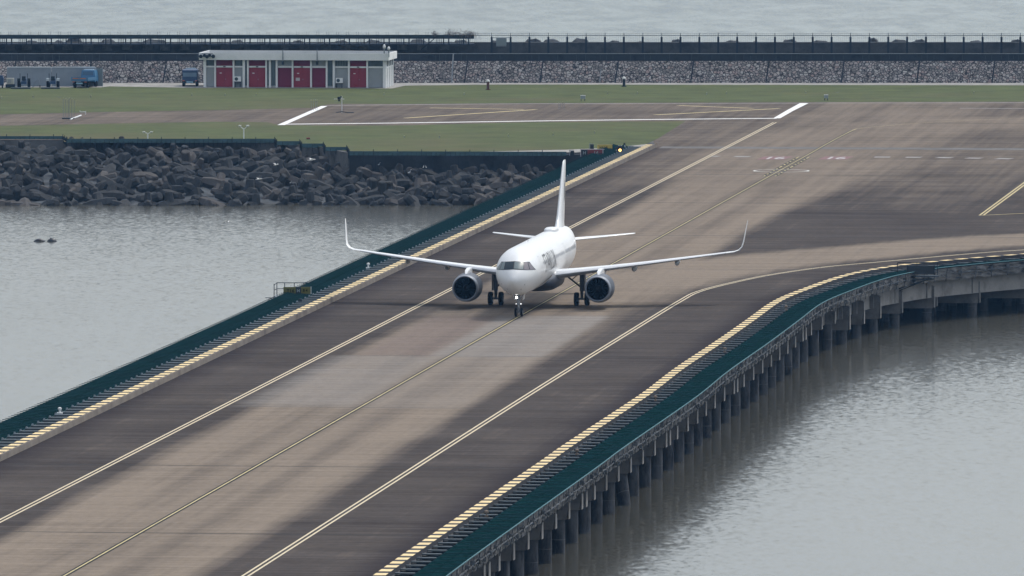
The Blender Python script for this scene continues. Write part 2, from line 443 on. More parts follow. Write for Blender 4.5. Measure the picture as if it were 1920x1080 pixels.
# =================================================================== PAINTED MARKINGS
M_YEL = mat('yellow marking paint', (0.50, 0.42, 0.22), .6, .15, 2.0, stain=(0.34, 0.29, 0.18), sscale=.8)
M_CREAM = mat('cream marking paint', (0.57, 0.49, 0.34), .6, .1, 2.0, stain=(0.5, 0.44, 0.32), sscale=.8)
M_WHT = mat('white marking paint', (0.72, 0.72, 0.70), .6, .08, 2.0)
M_WORNW = mat('worn white paint', (0.29, 0.28, 0.27), .7, .25, 1.0, stain=(0.17, 0.16, 0.155), sscale=1.2)
M_BLK = mat('black outline paint', (0.018, 0.018, 0.017), .7, .1, 2.0)
M_TAR = mat('tar joint', (0.012, 0.012, 0.013), .6, .1, 2.0)
M_RED = mat('red marking paint', (0.215, 0.12, 0.118), .7, .2, .8, stain=(0.16, 0.125, 0.12), sscale=.8)
def stripe(mb, P, off, wd, z, mi=0, side=1, dash=None):
    N = normals(P, side)
    acc = 0
    for i in range(len(P) - 1):
        acc += (P[i + 1] - P[i]).length
        if dash and (acc % (dash[0] + dash[1])) > dash[0]: continue
        a0 = P[i] + N[i] * (off - wd / 2); a1 = P[i] + N[i] * (off + wd / 2)
        b0 = P[i + 1] + N[i + 1] * (off - wd / 2); b1 = P[i + 1] + N[i + 1] * (off + wd / 2)
        mb.add([(a0.x, a0.y, z), (a1.x, a1.y, z), (b1.x, b1.y, z), (b0.x, b0.y, z)], [(0, 1, 2, 3)], mi)
def mk(pts, n=8, step=None):
    P = catmull([G(*p) for p in pts], n) if len(pts) > 2 else [G(*pts[0]), G(*pts[1])]
    return resample(P, step) if step else P
# left double edge line
mb = MB(); P = mk([(-120, 1038.7), (1456, 228)], step=4)
for o_ in (-.18, .18): stripe(mb, P, o_, .155, .008)
struct(mb.build('edge_marking', M_CREAM, fixn=False))
# right double edge line
mb = MB(); P = mk([(380, 1131), (460, 1080), (700, 926.5), (1000, 734.5), (1189, 617), (1274, 565), (1315, 545), (1400, 524), (1465, 512), (1548, 500.5), (1640, 492), (1800, 477.5), (1920, 468.5), (2200, 452)], step=2)
for o_ in (-.18, .18): stripe(mb, P, o_, .155, .008)
struct(mb.build('edge_marking', M_CREAM, fixn=False))
# centre line with black borders, bending away to the right at the far end
cl = [(20, 1137), (120, 1080), (548, 836), (976, 592), (1300, 410), (1500, 298.5), (1560, 264.5), (1600, 244), (1615, 240.5), (1650, 237), (1740, 230), (1920, 222), (2200, 216)]
mb = MB(); P = mk(cl, n=12, step=2); nS = max(i for i, p in enumerate(P) if p.y < G(0, 243).y)
stripe(mb, P[:nS], 0, .42, .006, 1); stripe(mb, P, 0, .125, .012, 0)
c3 = [p for p in P if G(0, 331).y < p.y < G(0, 294).y]
for sd_ in (-1, 1):
    stripe(mb, c3, sd_ * .62, .40, .008, 1); stripe(mb, c3, sd_ * .62, .17, .014, 0, dash=(2.2, 2.2))
struct(mb.build('centre_marking', [M_YEL, M_BLK], fixn=False))
# holding line dashes, circle, white shoulder lines, thick white bars, chevrons
mb = MB()
stripe(mb, mk([(1335, 293), (1412, 294)], step=.9), 0, 2.0, .01, 0, dash=(1.8, 1.5))
stripe(mb, mk([(1640, 294.5), (1760, 295.5), (1960, 299)], step=.9), 0, 2.2, .01, 0, dash=(2.6, 1.0))
cc = G(1465, 320.5); P = [cc + Vector((math.cos(a), math.sin(a), 0)) * 3.05 for a in [i * math.pi / 32 for i in range(65)]]
stripe(mb, P, 0, .22, .016, 1)
struct(mb.build('holding_marking', [M_WORNW, M_WHT], fixn=False))
mb = MB()
stripe(mb, mk([(612, 198), (760, 196.4), (1000, 194.6), (1400, 193.8), (1520, 193.4), (1920, 192.6), (2300, 192)]), 0, 1.1, .011, 1)
stripe(mb, mk([(525, 233), (760, 230.5), (1000, 227), (1235, 224), (1455, 222)]), 0, 1.5, .011)
stripe(mb, mk([(1800, 203), (1930, 204)]), 0, .9, .011, 1)
for poly in ([(520, 234.5), (534, 234.5), (614, 199), (602, 199)], [(1450, 221.8), (1463, 221.8), (1487, 208), (1516, 193.6), (1500, 193.6), (1477, 206)]):
    g = [G(*p) for p in poly]; mb.add([(p.x, p.y, .015) for p in g], [tuple(range(len(g)))])
struct(mb.build('runway_marking', [M_WHT, M_WORNW], fixn=False))
mb = MB()
for a, b_ in (((759.5, 221.5), (1005, 205.5)), ((806, 202.3), (982, 205.2)), ((1228, 215.5), (1462, 203.5)), ((1271, 197.8), (1412, 203.2))):
    stripe(mb, mk([a, b_]), 0, .8, .010)
P1 = mk([(1840, 404), (1935, 334)])
for o_ in (-.19, .19): stripe(mb, P1, o_, .2, .012)
stripe(mb, mk([(1838, 404), (1935, 399.5)]), 0, .3, .012)
struct(mb.build('chevron_marking', M_YEL, fixn=False))
# red holding panels with the number 16
for cx in (1452.5, 1567):
    mb = MB(); c = G(cx, 296.3); ang = -TH
    ex = Vector((math.cos(.0), math.sin(.0), 0)); ey = Vector((.12, 1, 0))
    def q(u, v): return c + ex * u + ey * v
    pts = [q(-1.75, -3.7), q(1.5, -3.7), q(1.75, 3.7), q(-1.5, 3.7)]
    mb.add([(p.x, p.y, .010) for p in pts], [(0, 1, 2, 3)])
    v2, f2 = text_poly('16', 1.0, 1.25, .02)
    w2 = max(v[0] for v in v2)
    mb.add([(*(q((v[0] - w2 / 2) * 2.0, (v[1] - .36) * 7.6 + 0)[:2]), .018) for v in v2], f2, 1)
    struct(mb.build('number_marking', [M_RED, mat('faded white paint', (.40, .385, .38), .7, .2, 1.5)], fixn=False))
# joints across the deck
mb = MB()
for px, py in ((200, 998.5), (435, 873.5), (673, 764), (826, 667.5), (1000, 583.5), (1180, 503.5), (1500, 443), (1500, 381.5), (1500, 328), (1500, 263)):
    s_ = SL(G(px, py))[0]; yy = W(s_, 0).y
    a = W(s_, LK + .05); t = LK
    while True:
        b_ = W(s_, t + 2)
        if b_.x > xr(b_.y) - .1 or t > 110: break
        t += 2
    b_ = W(s_, t); wv = .26 if py > 500 else .4
    if py < 270: a = W(s_, -2)
    mb.add([(a.x, a.y - wv / 2, .004), (b_.x, b_.y - wv / 2, .004), (b_.x, b_.y + wv / 2, .004), (a.x, a.y + wv / 2, .004)], [(0, 1, 2, 3)])
struct(mb.build('pavement_joint', M_TAR, fixn=False))

# =================================================================== THE BRIDGE
def g_(c): return c
M_NET = mat('dark green safety netting', (0.004, 0.022, 0.024), 1.0, .45, .5, stain=(0.005, 0.015, 0.018), sscale=.25, spec=.0)
M_NFR = mat('dark green frame rods', (0.012, 0.045, 0.05), .8, .1, 2, spec=.1)
M_STEEL = mat('galvanised steel', (0.22, 0.25, 0.27), .5, .15, 2, metal=.3)
M_STEEL_D = mat('dark painted steel', (0.03, 0.04, 0.05), .6, .2, 2)
M_PALE = mat('pale edge cable', (0.10, 0.19, 0.21), .8, .1, 2)
M_KERB = mat('kerb concrete', (0.21, 0.185, 0.16), .85, .2, 1.0, bump=.2, stain=(0.12, 0.105, 0.095), sscale=.5)
M_KERBY = mat('yellow kerb paint', (0.74, 0.58, 0.31), .6, .1, 1.5, stain=(0.60, 0.47, 0.27), sscale=.8)
M_KERBG = mat('grey kerb top', (0.055, 0.055, 0.06), .85, .15, 1.5)
M_DARKGAP = mat('painted dark gap floor', (0.010, 0.013, 0.018), .9, .2, 1.0)  # floor added below the beams, gap shade put into its colour
M_BEAMT = mat('walkway beam', (0.085, 0.102, 0.112), .6, .2, 1.5)
M_CAP = mat('pile cap concrete', (0.185, 0.178, 0.172), .9, .18, .8, bump=.3, stain=(0.10, 0.10, 0.10), sscale=.5)
M_GIRD = mat('girder concrete', (0.27, 0.262, 0.25), .85, .12, .6, bump=.15, stain=(0.16, 0.15, 0.145), sscale=.35)
M_RUBB = mat('rough stained fascia', (0.20, 0.195, 0.19), .95, .5, 1.6, bump=1.0, bscale=3, stain=(0.03, 0.035, 0.04), sscale=1.0, stretch=(.45, .45, 3.2))
def pile_mat():
    m = mat('stained pile concrete', (0.085, 0.087, 0.092), .8, .4, 1.4, bump=.3, stain=(0.016, 0.019, 0.026), sscale=.8, stretch=(1.4, 1.4, .45))
    return m
M_PILE = pile_mat()
M_BAND = mat('pale salt ring', (0.12, 0.12, 0.12), .9)
bridge = thing('taxiway_bridge', 'long concrete taxiway bridge on piles with green netting and striped kerbs along both edges', 'bridge', (O.x, O.y, 0))
LC = [W(s_, LK) for s_ in np.arange(S0, S_END + 1, 1.0)]; LN = normals(LC, -1)
def off(P, N, i, d, z): 
    p = P[i] + N[i] * d; return Vector((p.x, p.y, z))
def band(mb, P, N, d0, z0, d1, z1, mi=0, step=1, i0=0, i1=None):
    i1 = len(P) - 1 if i1 is None else i1
    idx = list(range(i0, i1, step)) + [i1]
    vs = []
    for i in idx: vs += [off(P, N, i, d0, z0), off(P, N, i, d1, z1)]
    mb.add(vs, [(2 * k, 2 * k + 1, 2 * k + 3, 2 * k + 2) for k in range(len(idx) - 1)], mi)
KH = .48
def atlen(P, t):
    i = int(t); i = min(i, len(P) - 2); return P[i].lerp(P[i + 1], t - i), i
def edge_set(P, N, left):
    kh = KH if left else .30
    kb = MB()
    band(kb, P, N, 0, 0, 0.03, kh - .04, 0, 2); band(kb, P, N, 0.03, kh - .04, .08, kh, 0, 2)
    band(kb, P, N, .08, kh, .85, kh, 1, 2); band(kb, P, N, .85, kh, .85, -.6, 1, 2)
    pitch = 2.75; t = 1.0; n_ = len(P) - 2
    while t < n_ - 2:
        if left and rnd.random() < .0: t += pitch; continue
        a, i = atlen(P, t); b_, j = atlen(P, t + 1.55 + rnd.uniform(-.06, .06))
        w0 = .085; w1 = .86
        sl_ = 0.0
        vs = [a + N[i] * w0, a + N[i] * w1, b_ + N[j] * w1, b_ + N[j] * w0]
        kb.add([(p.x, p.y, kh + .004) for p in vs], [(0, 1, 2, 3)], 2)
        t += pitch
    o = kb.build('kerb', [M_KERB, M_KERBG, M_KERBY, M_WORNW], bridge, world=True, fixn=False)
    bw = 1.65 if left else 1.28; nin = .86 + bw; nout = 5.05 if left else 4.35
    bb = MB(); band(bb, P, N, .86, -.55, 4.0, -.55, 1, 2); band(bb, P, N, 4.0, -.55, 4.0, -.1, 1, 2)
    t = .4
    while t < n_ - 2:
        a, i = atlen(P, t); d = (P[i + 1] - P[i]).normalized(); ang = math.atan2(N[i].y, N[i].x)
        zt = (kh if left else .2) - .12
        c = a + N[i] * (.86 + bw / 2)
        bb.box((c.x, c.y, zt - .09), (bw, .75 if left else .5, .16 if left else .09), ang, 0)
        bb.box((c.x, c.y - .0, zt - .35), (bw, .3, .3), ang, 1)
        p = a + N[i] * (.86 + bw - .05)
        bb.hexa([(p.x - .09, p.y - .1, zt - .02), (p.x + .09, p.y - .1, zt - .02), (p.x + .09, p.y + .1, zt - .02), (p.x - .09, p.y + .1, zt - .02)],
                [(p.x - .05, p.y - .06, zt + .10), (p.x + .05, p.y - .06, zt + .10), (p.x + .05, p.y + .06, zt + .10), (p.x - .05, p.y + .06, zt + .10)], 2) if left else None
        t += pitch
    bb.build('walkway_beams', [M_BEAMT, M_DARKGAP, mat('pale post', (0.20, 0.24, 0.27), .6)], bridge, world=True)
    # netting panels on the outer cantilevers
    nb = MB(); zi, zo = (.22, .42) if left else (.02, .10)
    lane = [nin + (nout - nin) * q / 6 for q in range(7)]
    sag = [0, -.10, -.14, -.02, -.14, -.10, 0]
    for k in range(6):
        u0 = k / 6; u1 = (k + 1) / 6
        band(nb, P, N, lane[k], zi + (zo - zi) * u0 + sag[k], lane[k + 1], zi + (zo - zi) * u1 + sag[k + 1], 0, 1)
    nb.build('safety_net', M_NET, bridge, world=True, fixn=False)
    fb = MB(); t = .3
    while t < n_ - 2:
        a, i = atlen(P, t); j = i; ext = nout + .28 if left else 4.38
        fb.tube(off(P, N, i, nin - .05, zi + .02) + (a - P[i]), off(P, N, i, ext, zo + .03) + (a - P[i]), .035, n=4)
        t += pitch * .5 if left else pitch
    if left:
        for i in range(0, n_ - 6, 6):
            fb.tube(off(P, N, i, nin, zi + .05), off(P, N, i + 6, nin, zi + .05), .03, n=4)
    struct(fb.build('net_frame', M_NFR, bridge, world=True, fixn=False), 'stuff')
    cb = MB()
    if not left:
        for i in range(0, n_ - 2, 2):
            for dd, r in ((4.38, .04), ):
                z0 = zo + .02 if dd > 4 else zi + .045
                cb.tube(off(P, N, i, dd, z0), off(P, N, i + 2, dd, z0), r, n=5, caps=False)
        cb.build('edge_cable', M_PALE, bridge, world=True, fixn=False)
edge_set(LC, LN, True)
edge_set(RC, RN, False)
# kerb ending wedge at the far left end is simply the cut end
mb = MB()
e0 = W(S_END - .5, LK); rr = [e0, e0 - NV * .86, e0 - NV * .86 + DV * 2.6, e0 + NV * .1 + DV * 1.4]
mb.hexa([(p.x, p.y, 0) for p in rr], [(p.x, p.y, KH * (1 if k < 2 else .75)) for k, p in enumerate(rr)])
mb.build('kerb_end', M_KERB, bridge, world=True)
# deck slab body
mb = MB()
band(mb, RC, RN, .85, -.02, .85, -1.2, 0, 3)
vs = []; idx = range(0, len(LC), 6)
for i in idx:
    p = LC[i]; vs += [Vector((p.x, p.y, -.9)), Vector((min(xr(p.y), 130), p.y, -.9))]
mb.add(vs, [(2 * k, 2 * k + 1, 2 * k + 3, 2 * k + 2) for k in range(len(list(idx)) - 1)])
band(mb, LC, LN, .85, -.02, .85, -1.2, 0, 3)
mb.build('deck_slab', M_CAP, bridge, world=True, fixn=False)
# fascia below the netting : rough stained band with brackets, pipes and hangers
mb = MB()
prev = None; vs = []; fs = []
nR = len(RC) - 1; r2 = random.Random(3)
for i in range(0, nR):
    j1, j2 = r2.uniform(-.07, .07), r2.uniform(-.08, .08)
    vs += [off(RC, RN, i, 4.22, .0), off(RC, RN, i, 4.15 + j1, -.4 + j2 * .5), off(RC, RN, i, 4.12 + j2, -.75 + j1 * .5), off(RC, RN, i, 4.05, -1.12 + j2)]
for i in range(nR - 1):
    for k in range(3): fs.append((4 * i + k, 4 * i + k + 1, 4 * (i + 1) + k + 1, 4 * (i + 1) + k))
mb.add(vs, fs)
mb.build('fascia', M_RUBB, bridge, world=True, fixn=False)
mb = MB()
for i in range(2, nR - 3, 3):
    mb.tube(off(RC, RN, i, 4.36, .02), off(RC, RN, i, 4.2, -1.2), .05, n=4)
    mb.tube(off(RC, RN, i, 4.34, -.15), off(RC, RN, i + 3, 4.28, -.95), .035, n=4)
    mb.tube(off(RC, RN, i, 4.32, -.5 + r2.uniform(-.05, .05)), off(RC, RN, i + 3, 4.32, -.5), .05, n=4, caps=False)
    if r2.random() < .6: mb.box(off(RC, RN, i, 4.25, -.5 + r2.uniform(-.3, .3)), (.3, .5, .3), 0, 0)
mb.build('bracket', mat('stained bracket steel', (.13, .14, .15), .85, .3, 1.5, stain=(.04, .045, .05), sscale=1.2), bridge, world=True)
# deep edge girder with ribs
mb = MB(); gv = []; gi = list(range(0, len(RC) - 1, 2))
for i in gi:
    ang = math.degrees(abs(math.atan2(RN[i].y, RN[i].x) - math.atan2(NV.y, NV.x)))
    go = 2.35 + .75 * min(1, ang / 14)
    gv += [off(RC, RN, i, go + .35, -.92), off(RC, RN, i, go + .35, -1.12), off(RC, RN, i, go, -1.14), off(RC, RN, i, go, -2.75), off(RC, RN, i, go - .6, -2.75)]
for k in range(len(gi) - 1):
    for q in range(4): mb.add([gv[5 * k + q], gv[5 * k + q + 1], gv[5 * k + 5 + q + 1], gv[5 * k + 5 + q]], [(0, 1, 2, 3)], 1 if q < 2 else 0)
mb.build('edge_girder', [M_GIRD, M_CAP], bridge, world=True, fixn=False)
# cross beams, each on its own piles; they stand parallel and end under the curving edge
def right_end(s_):
    """lateral place of the right deck edge at distance s_"""
    best = None
    for p in RC:
        a, l_ = SL(p)
        if a <= s_: best = l_
        else: break
    return best
caps_s = []
s_ = S0 + 6.0; k = 0
while s_ < SL(G(1913, 481))[0] + 30:
    caps_s.append(s_); k += 1
    s_ += 8.2
joints_s = [SL(G(435, 873.5))[0], SL(G(673, 764))[0], SL(G(826, 667.5))[0], SL(G(1000, 583.5))[0], SL(G(1180, 503.5))[0], SL(G(200, 998.5))[0]]
cap_n = 0
inner = MB()
for k, s_ in enumerate(caps_s):
    le = right_end(s_) 
    if le is None: continue
    curved = le > right_end(S0 + 120) + 2.5
    le += 3.55 + (0.6 if le > 40 else 0)
    near_joint = any(abs(s_ - j) < 4.2 for j in joints_s)
    cb = MB()
    th_ = 1.0
    zt = -1.45 if not curved else -1.6
    zb = -2.70 if not curved else -3.75
    def capbox(sc_, l0, l1):
        bot = [W(sc_ - th_ / 2, l0, zb), W(sc_ - th_ / 2, l1 - .18, zb), W(sc_ + th_ / 2, l1 - .18, zb), W(sc_ + th_ / 2, l0, zb)]
        mid = [W(sc_ - th_ / 2, l0, zt - .12), W(sc_ - th_ / 2, l1, zt - .12), W(sc_ + th_ / 2, l1, zt - .12), W(sc_ + th_ / 2, l0, zt - .12)]
        top = [W(sc_ - th_ / 2, l0, zt), W(sc_ - th_ / 2, l1 - .16, zt), W(sc_ + th_ / 2, l1 - .16, zt), W(sc_ + th_ / 2, l0, zt)]
        cb.hexa(bot, mid); cb.hexa(mid, top)
        # thin paler end plate: light on the end face put into its colour
        cb.box(W(sc_, l1 - .01, (zt - .12 + zb) / 2 + .02), (.05, th_ + .02, (zt - .12 - zb) * .96), -TH, 1)
    capbox(s_, LK - 3.0, le)
    if near_joint: capbox(s_ + 2.0, LK - 3.0, le + .1)
    # vertical ribs on the girder by the beam end
    if curved: cb.box(W(s_ - 1.4, le - .75, -1.85), (.35, .5, 1.7), -TH, 0)
    cb.build('cross_beam', [M_CAP, M_GIRD], bridge, world=True)
    offs = (.75, 4.6)
    for q, o_ in enumerate(offs):
        p = W(s_, le - o_, 0); pb = MB()
        lean = .0
        if abs(s_ - SL(G(1160, 943, ZW))[0]) < 4.15 and q == 0: lean = .55
        r0 = .46
        pb.tube((p.x, p.y, zb + .05), (p.x + lean, p.y - lean, ZW - 2.5), r0, r0, n=18, mi=0, caps=False)
        if r2.random() < .6:
            zz = r2.uniform(-4.3, -3.9); pb.tube((p.x + lean * .3, p.y - lean * .3, zz), (p.x + lean * .33, p.y - lean * .33, zz - .05), r0 + .012, n=18, mi=1)
        pb.build('pile', [M_PILE, M_BAND], bridge, smooth=40, world=True)
    l_ = le - 8.6
    while l_ > LK:
        p = W(s_, l_, 0); inner.tube((p.x, p.y, zb + .05), (p.x, p.y, ZW - 2), .45, n=10, caps=False); l_ -= 5.2
struct(inner.build('inner_pile', M_PILE, bridge, world=True), 'stuff')

# =================================================================== AIRLINER
exec_air = True
M_WHITE = mat('white aircraft paint', (0.69, 0.70, 0.70), .38, .02, .6, coat=.3)
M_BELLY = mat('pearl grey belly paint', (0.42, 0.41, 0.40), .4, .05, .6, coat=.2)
M_ALU = mat('grey metal leading edge', (0.44, 0.46, 0.49), .5, .06, 1.5, metal=.1)
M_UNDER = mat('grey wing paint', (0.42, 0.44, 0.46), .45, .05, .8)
M_NAC = mat('blue grey nacelle paint', (0.07, 0.08, 0.10), .5, .06, 1.0, spec=.25)
M_LIP = mat('grey inlet lip', (0.17, 0.19, 0.225), .45, .05, 1.5, metal=.15)
M_INL = mat('dark inlet lining', (0.003, 0.004, 0.006), .9, .1, 3, spec=.05)
M_FAN = mat('dark fan blade', (0.006, 0.007, 0.010), .9, .1, 3, spec=.0)
M_TYRE = mat('tyre rubber', (0.012, 0.012, 0.013), .85, .1, 4)
M_RIM = mat('wheel hub', (0.25, 0.26, 0.28), .5, .1, 4, metal=.3)
M_GEAR = mat('landing gear grey', (0.12, 0.13, 0.15), .5, .1, 4, metal=.2)
M_GLASS = mat('cockpit glass', (0.022, 0.034, 0.045), .25, .1, 4, spec=.15)
M_GLASSL = mat('paler cockpit pane with lowered shade', (0.15, 0.185, 0.19), .3, .15, 4, spec=.2)  # paler tone than the dark front pane
M_GLASSP = mat('pinkish side pane', (0.19, 0.17, 0.185), .3, .1, 4, spec=.2)
M_CABW = mat('cabin window pane', (0.30, 0.31, 0.33), .3, .1, 4)
M_FRAME = mat('window frame seal', (0.012, 0.015, 0.02), .5, .1, 4)
M_BRZ = mat('bronze lettering', (0.045, 0.045, 0.045), .45, .1, 2, metal=.2)
M_LAMP = mat('lit landing lamp', (1, 1, 1), .3, .01, 1, emit=(1, .98, .95), estr=8)
M_LAMPS = mat('lit small taxi lamp', (1, 1, 1), .3, .01, 1, emit=(1, .98, .95), estr=1.1)
NG = 5.07
air = thing('airliner', 'white twin-engine passenger jet taxiing head-on along the yellow centre line with its nose light lit', 'airplane', tuple(W(-1.4, 0)), -TH)
SEC = [(0.0, 3.36, .02, .02), (.06, 3.36, .20, .20), (.2, 3.37, .40, .39), (.5, 3.41, .70, .67), (1.0, 3.50, 1.04, 1.01), (1.5, 3.585, 1.28, 1.27), (2.0, 3.675, 1.46, 1.48), (2.6, 3.77, 1.63, 1.69),
       (3.3, 3.85, 1.77, 1.86), (4.2, 3.91, 1.88, 1.98), (5.2, 3.94, 1.945, 2.045), (6.5, 3.95, 1.975, 2.07), (10, 3.95, 1.975, 2.07), (20, 3.95, 1.975, 2.07), (30, 3.95, 1.975, 2.07),
       (32.5, 4.0, 1.955, 2.02), (35, 4.14, 1.85, 1.88), (37.5, 4.38, 1.62, 1.62), (40, 4.68, 1.26, 1.28), (42, 4.95, .88, .92), (43.5, 5.17, .52, .58), (44.3, 5.3, .26, .33), (44.5, 5.33, .05, .08)]
SA = [s[0] for s in SEC]
def sect(a):
    # smooth (cubic-ish) interpolation of the cross-section
    i = max(0, min(len(SEC) - 2, int(np.searchsorted(SA, a, side='right')) - 1))
    out_ = []
    for k in (1, 2, 3):
        p1, p2 = SEC[i], SEC[i + 1]; p0 = SEC[max(i - 1, 0)]; p3 = SEC[min(i + 2, len(SEC) - 1)]
        h = p2[0] - p1[0]; t = (a - p1[0]) / h
        m1 = (p2[k] - p0[k]) / (p2[0] - p0[0]) * h if i > 0 else (p2[k] - p1[k]) * 1.2
        m2 = (p3[k] - p1[k]) / (p3[0] - p1[0]) * h if p3[0] > p2[0] else (p2[k] - p1[k])
        out_.append((2 * t ** 3 - 3 * t * t + 1) * p1[k] + (t ** 3 - 2 * t * t + t) * m1 + (-2 * t ** 3 + 3 * t * t) * p2[k] + (t ** 3 - t * t) * m2)
    return out_
def fus(a, ph, o_=0.0):
    zc, w_, h_ = sect(a)
    return Vector(((w_ + o_) * math.cos(ph), a - NG, zc + (h_ + o_) * math.sin(ph)))
fb = MB(); rings = []
As = [0, .03, .08, .15, .3, .5, .75, 1.0, 1.25, 1.5, 1.75, 2, 2.3, 2.6, 3, 3.5, 4, 4.6, 5.2, 6, 7, 8.5, 10] + list(np.arange(12, 31, 2)) + list(np.arange(31, 44.4, .75)) + [44.2, 44.45, 44.5]
NPH = 64
for a in As: rings.append([fus(a, 2 * math.pi * (i + .5) / NPH) for i in range(NPH)])
fb.loft(rings)
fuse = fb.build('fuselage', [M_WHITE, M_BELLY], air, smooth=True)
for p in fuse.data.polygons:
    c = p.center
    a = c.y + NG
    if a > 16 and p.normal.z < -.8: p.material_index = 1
def front_a(x, z):
    lo_, hi = 0.01, 7.0
    for _ in range(40):
        m_ = (lo_ + hi) / 2; zc, w_, h_ = sect(m_)
        if (x / w_) ** 2 + ((z - zc) / h_) ** 2 > 1: lo_ = m_
        else: hi = m_
    return hi
def front_patch(quad, o_, nx=8, nz=4):
    """quad = four (x,z) corners bl, br, tr, tl seen from the front, laid on the nose"""
    mb_ = MB(); vs = []
    for j in range(nz + 1):
        for i in range(nx + 1):
            u, v = i / nx, j / nz
            x = (quad[0][0] * (1 - u) + quad[1][0] * u) * (1 - v) + (quad[3][0] * (1 - u) + quad[2][0] * u) * v
            z = (quad[0][1] * (1 - u) + quad[1][1] * u) * (1 - v) + (quad[3][1] * (1 - u) + quad[2][1] * u) * v
            a = front_a(x, z); zc, w_, h_ = sect(a)
            nrm = Vector((x / w_ ** 2, -.35, (z - zc) / h_ ** 2)).normalized()
            vs.append(Vector((x, a - NG, z)) + nrm * o_)
    mb_.add(vs, [(j * (nx + 1) + i, j * (nx + 1) + i + 1, (j + 1) * (nx + 1) + i + 1, (j + 1) * (nx + 1) + i) for j in range(nz) for i in range(nx)])
    return mb_
WZ = .2
wq = [[(x, z + WZ) for x, z in q] for q in ([(.035, 4.17), (.80, 4.10), (.76, 4.70), (.03, 4.73)], [(.86, 4.09), (1.26, 4.04), (1.04, 4.67), (.80, 4.70)], [(1.32, 4.035), (1.61, 4.03), (1.30, 4.50), (1.10, 4.64)])]
wf = MB()
for sg in (-1, 1):
    fr = front_patch([(sg * .0, 4.12 + WZ), (sg * 1.70, 3.985 + WZ), (sg * 1.20, 4.69 + WZ), (0, 4.78 + WZ)], .012, 16, 4); wf.add(fr.v, fr.f)
wfo = wf.build('window_surround', M_FRAME, fuse, smooth=True)
for sg in (-1, 1):
    for k, q in enumerate(wq):
        pm = front_patch([(sg * x, z) for x, z in q], .028)
        mt_ = M_GLASS if k == 0 and sg < 0 else (M_GLASSL if k == 0 else (M_GLASSP if sg > 0 else M_GLASSL))
        pm.build('cockpit_window', mt_, fuse, smooth=True)
# cabin windows, doors, lettering laid onto the skin
def skin(a0, a1, z0, z1, sg, o_, na=2, nz=3):
    vs = []
    for j in range(nz + 1):
        for i in range(na + 1):
            a = a0 + (a1 - a0) * i / na; z = z0 + (z1 - z0) * j / nz
            zc, w_, h_ = sect(a); ph = math.asin(max(-.999, min(.999, (z - zc) / h_)))
            p = fus(a, ph, o_); p.x *= sg; vs.append(p)
    return vs, [(j * (na + 1) + i, j * (na + 1) + i + 1, (j + 1) * (na + 1) + i + 1, (j + 1) * (na + 1) + i) for j in range(nz) for i in range(na)]
for sg in (-1, 1):
    a = 7.4; allw = MB()
    while a < 34.5:
        if not (14.2 < a < 14.9 or 24.6 < a < 25.2):
            v_, f_ = skin(a, a + .24, 4.36, 4.66, sg, .012)
            if sg > 0: mb = MB(); mb.add(v_, f_); mb.build('cabin_window', M_CABW, fuse, fixn=False)
            else: allw.add(v_, f_)
        a += .53
    if sg < 0: struct(allw.build('cabin_windows', M_CABW, fuse), 'stuff')
    mb = MB()
    for a0 in (5.3, 13.2, 25.6, 37.0):
        for (u0, u1, z0, z1) in ((0, .05, 3.35, 5.2), (.80, .85, 3.35, 5.2), (0, .85, 5.16, 5.2), (0, .85, 3.33, 3.37)):
            mb.add(*skin(a0 + u0, a0 + u1, z0, z1, sg, .010, 1, 6))
    mb.build('cabin_door', mat('door seam', (0.45, 0.46, 0.47), .5), fuse)
v2, f2 = text_poly('STARLUX', 1.0, 1.0, -.004)
bm = bmesh.new(); bv = [bm.verts.new((x, y, 0)) for x, y in v2]
for f in f2:
    try: bm.faces.new([bv[i] for i in f])
    except Exception: pass
for yy in np.arange(-.02, .8, .05):
    bmesh.ops.bisect_plane(bm, geom=bm.verts[:] + bm.edges[:] + bm.faces[:], plane_co=(0, yy, 0), plane_no=(0, 1, 0))
w2 = max(v[0] for v in v2)
vs = [v.co.copy() for v in bm.verts]
bm.verts.index_update(); fs = [tuple(v.index for v in f.verts) for f in bm.faces]; bm.free()
for sg in (-1, 1):
    mb = MB(); pts = []
    for v in vs:
        u = v.x / w2
        a = 8.2 + (u if sg > 0 else 1 - u) * 9.0
        zz = v.y / .72
        ph = R(-9) + zz * R(47)
        p = fus(a, ph, .014); p.x *= sg; pts.append(p)
    mb.add(pts, fs); mb.build('lettering', M_BRZ, fuse, fixn=False)
# brown livery line low on the sides
for sg in (-1, 1):
    mb = MB(); n_ = 50; vsx = []
    for i in range(n_ + 1):
        a = 3.2 + 12.6 * i / n_
        w_ = .03 + .10 * min(1, i / 15)
        ph0 = -R(62) + R(30) * min(1, max(0, (i / n_ - .05) / .95))
        for dph in (0, w_):
            p = fus(a, ph0 + dph, .01); p.x *= sg; vsx.append(p)
    mb.add(vsx, [(2 * i, 2 * i + 1, 2 * i + 3, 2 * i + 2) for i in range(n_)])
    mb.build('livery_stripe', mat('brown grey livery stripe', (0.16, 0.135, 0.12), .45, .1, 2), fuse, fixn=False)
mb = MB()
for a in (6.9, 12.1, 17.5, 23.0, 28.5, 34.0, 38.2):
    ps = [fus(a, t, .006) for t in np.linspace(0, 2 * math.pi, 49)]; qs = [fus(a + .04, t, .006) for t in np.linspace(0, 2 * math.pi, 49)]
    mb.add(ps + qs, [(i, i + 1, 50 + i, 49 + i) for i in range(48)])
mb.build('panel_seam', mat('grey panel seam', (.50, .51, .52), .5), fuse, fixn=False)
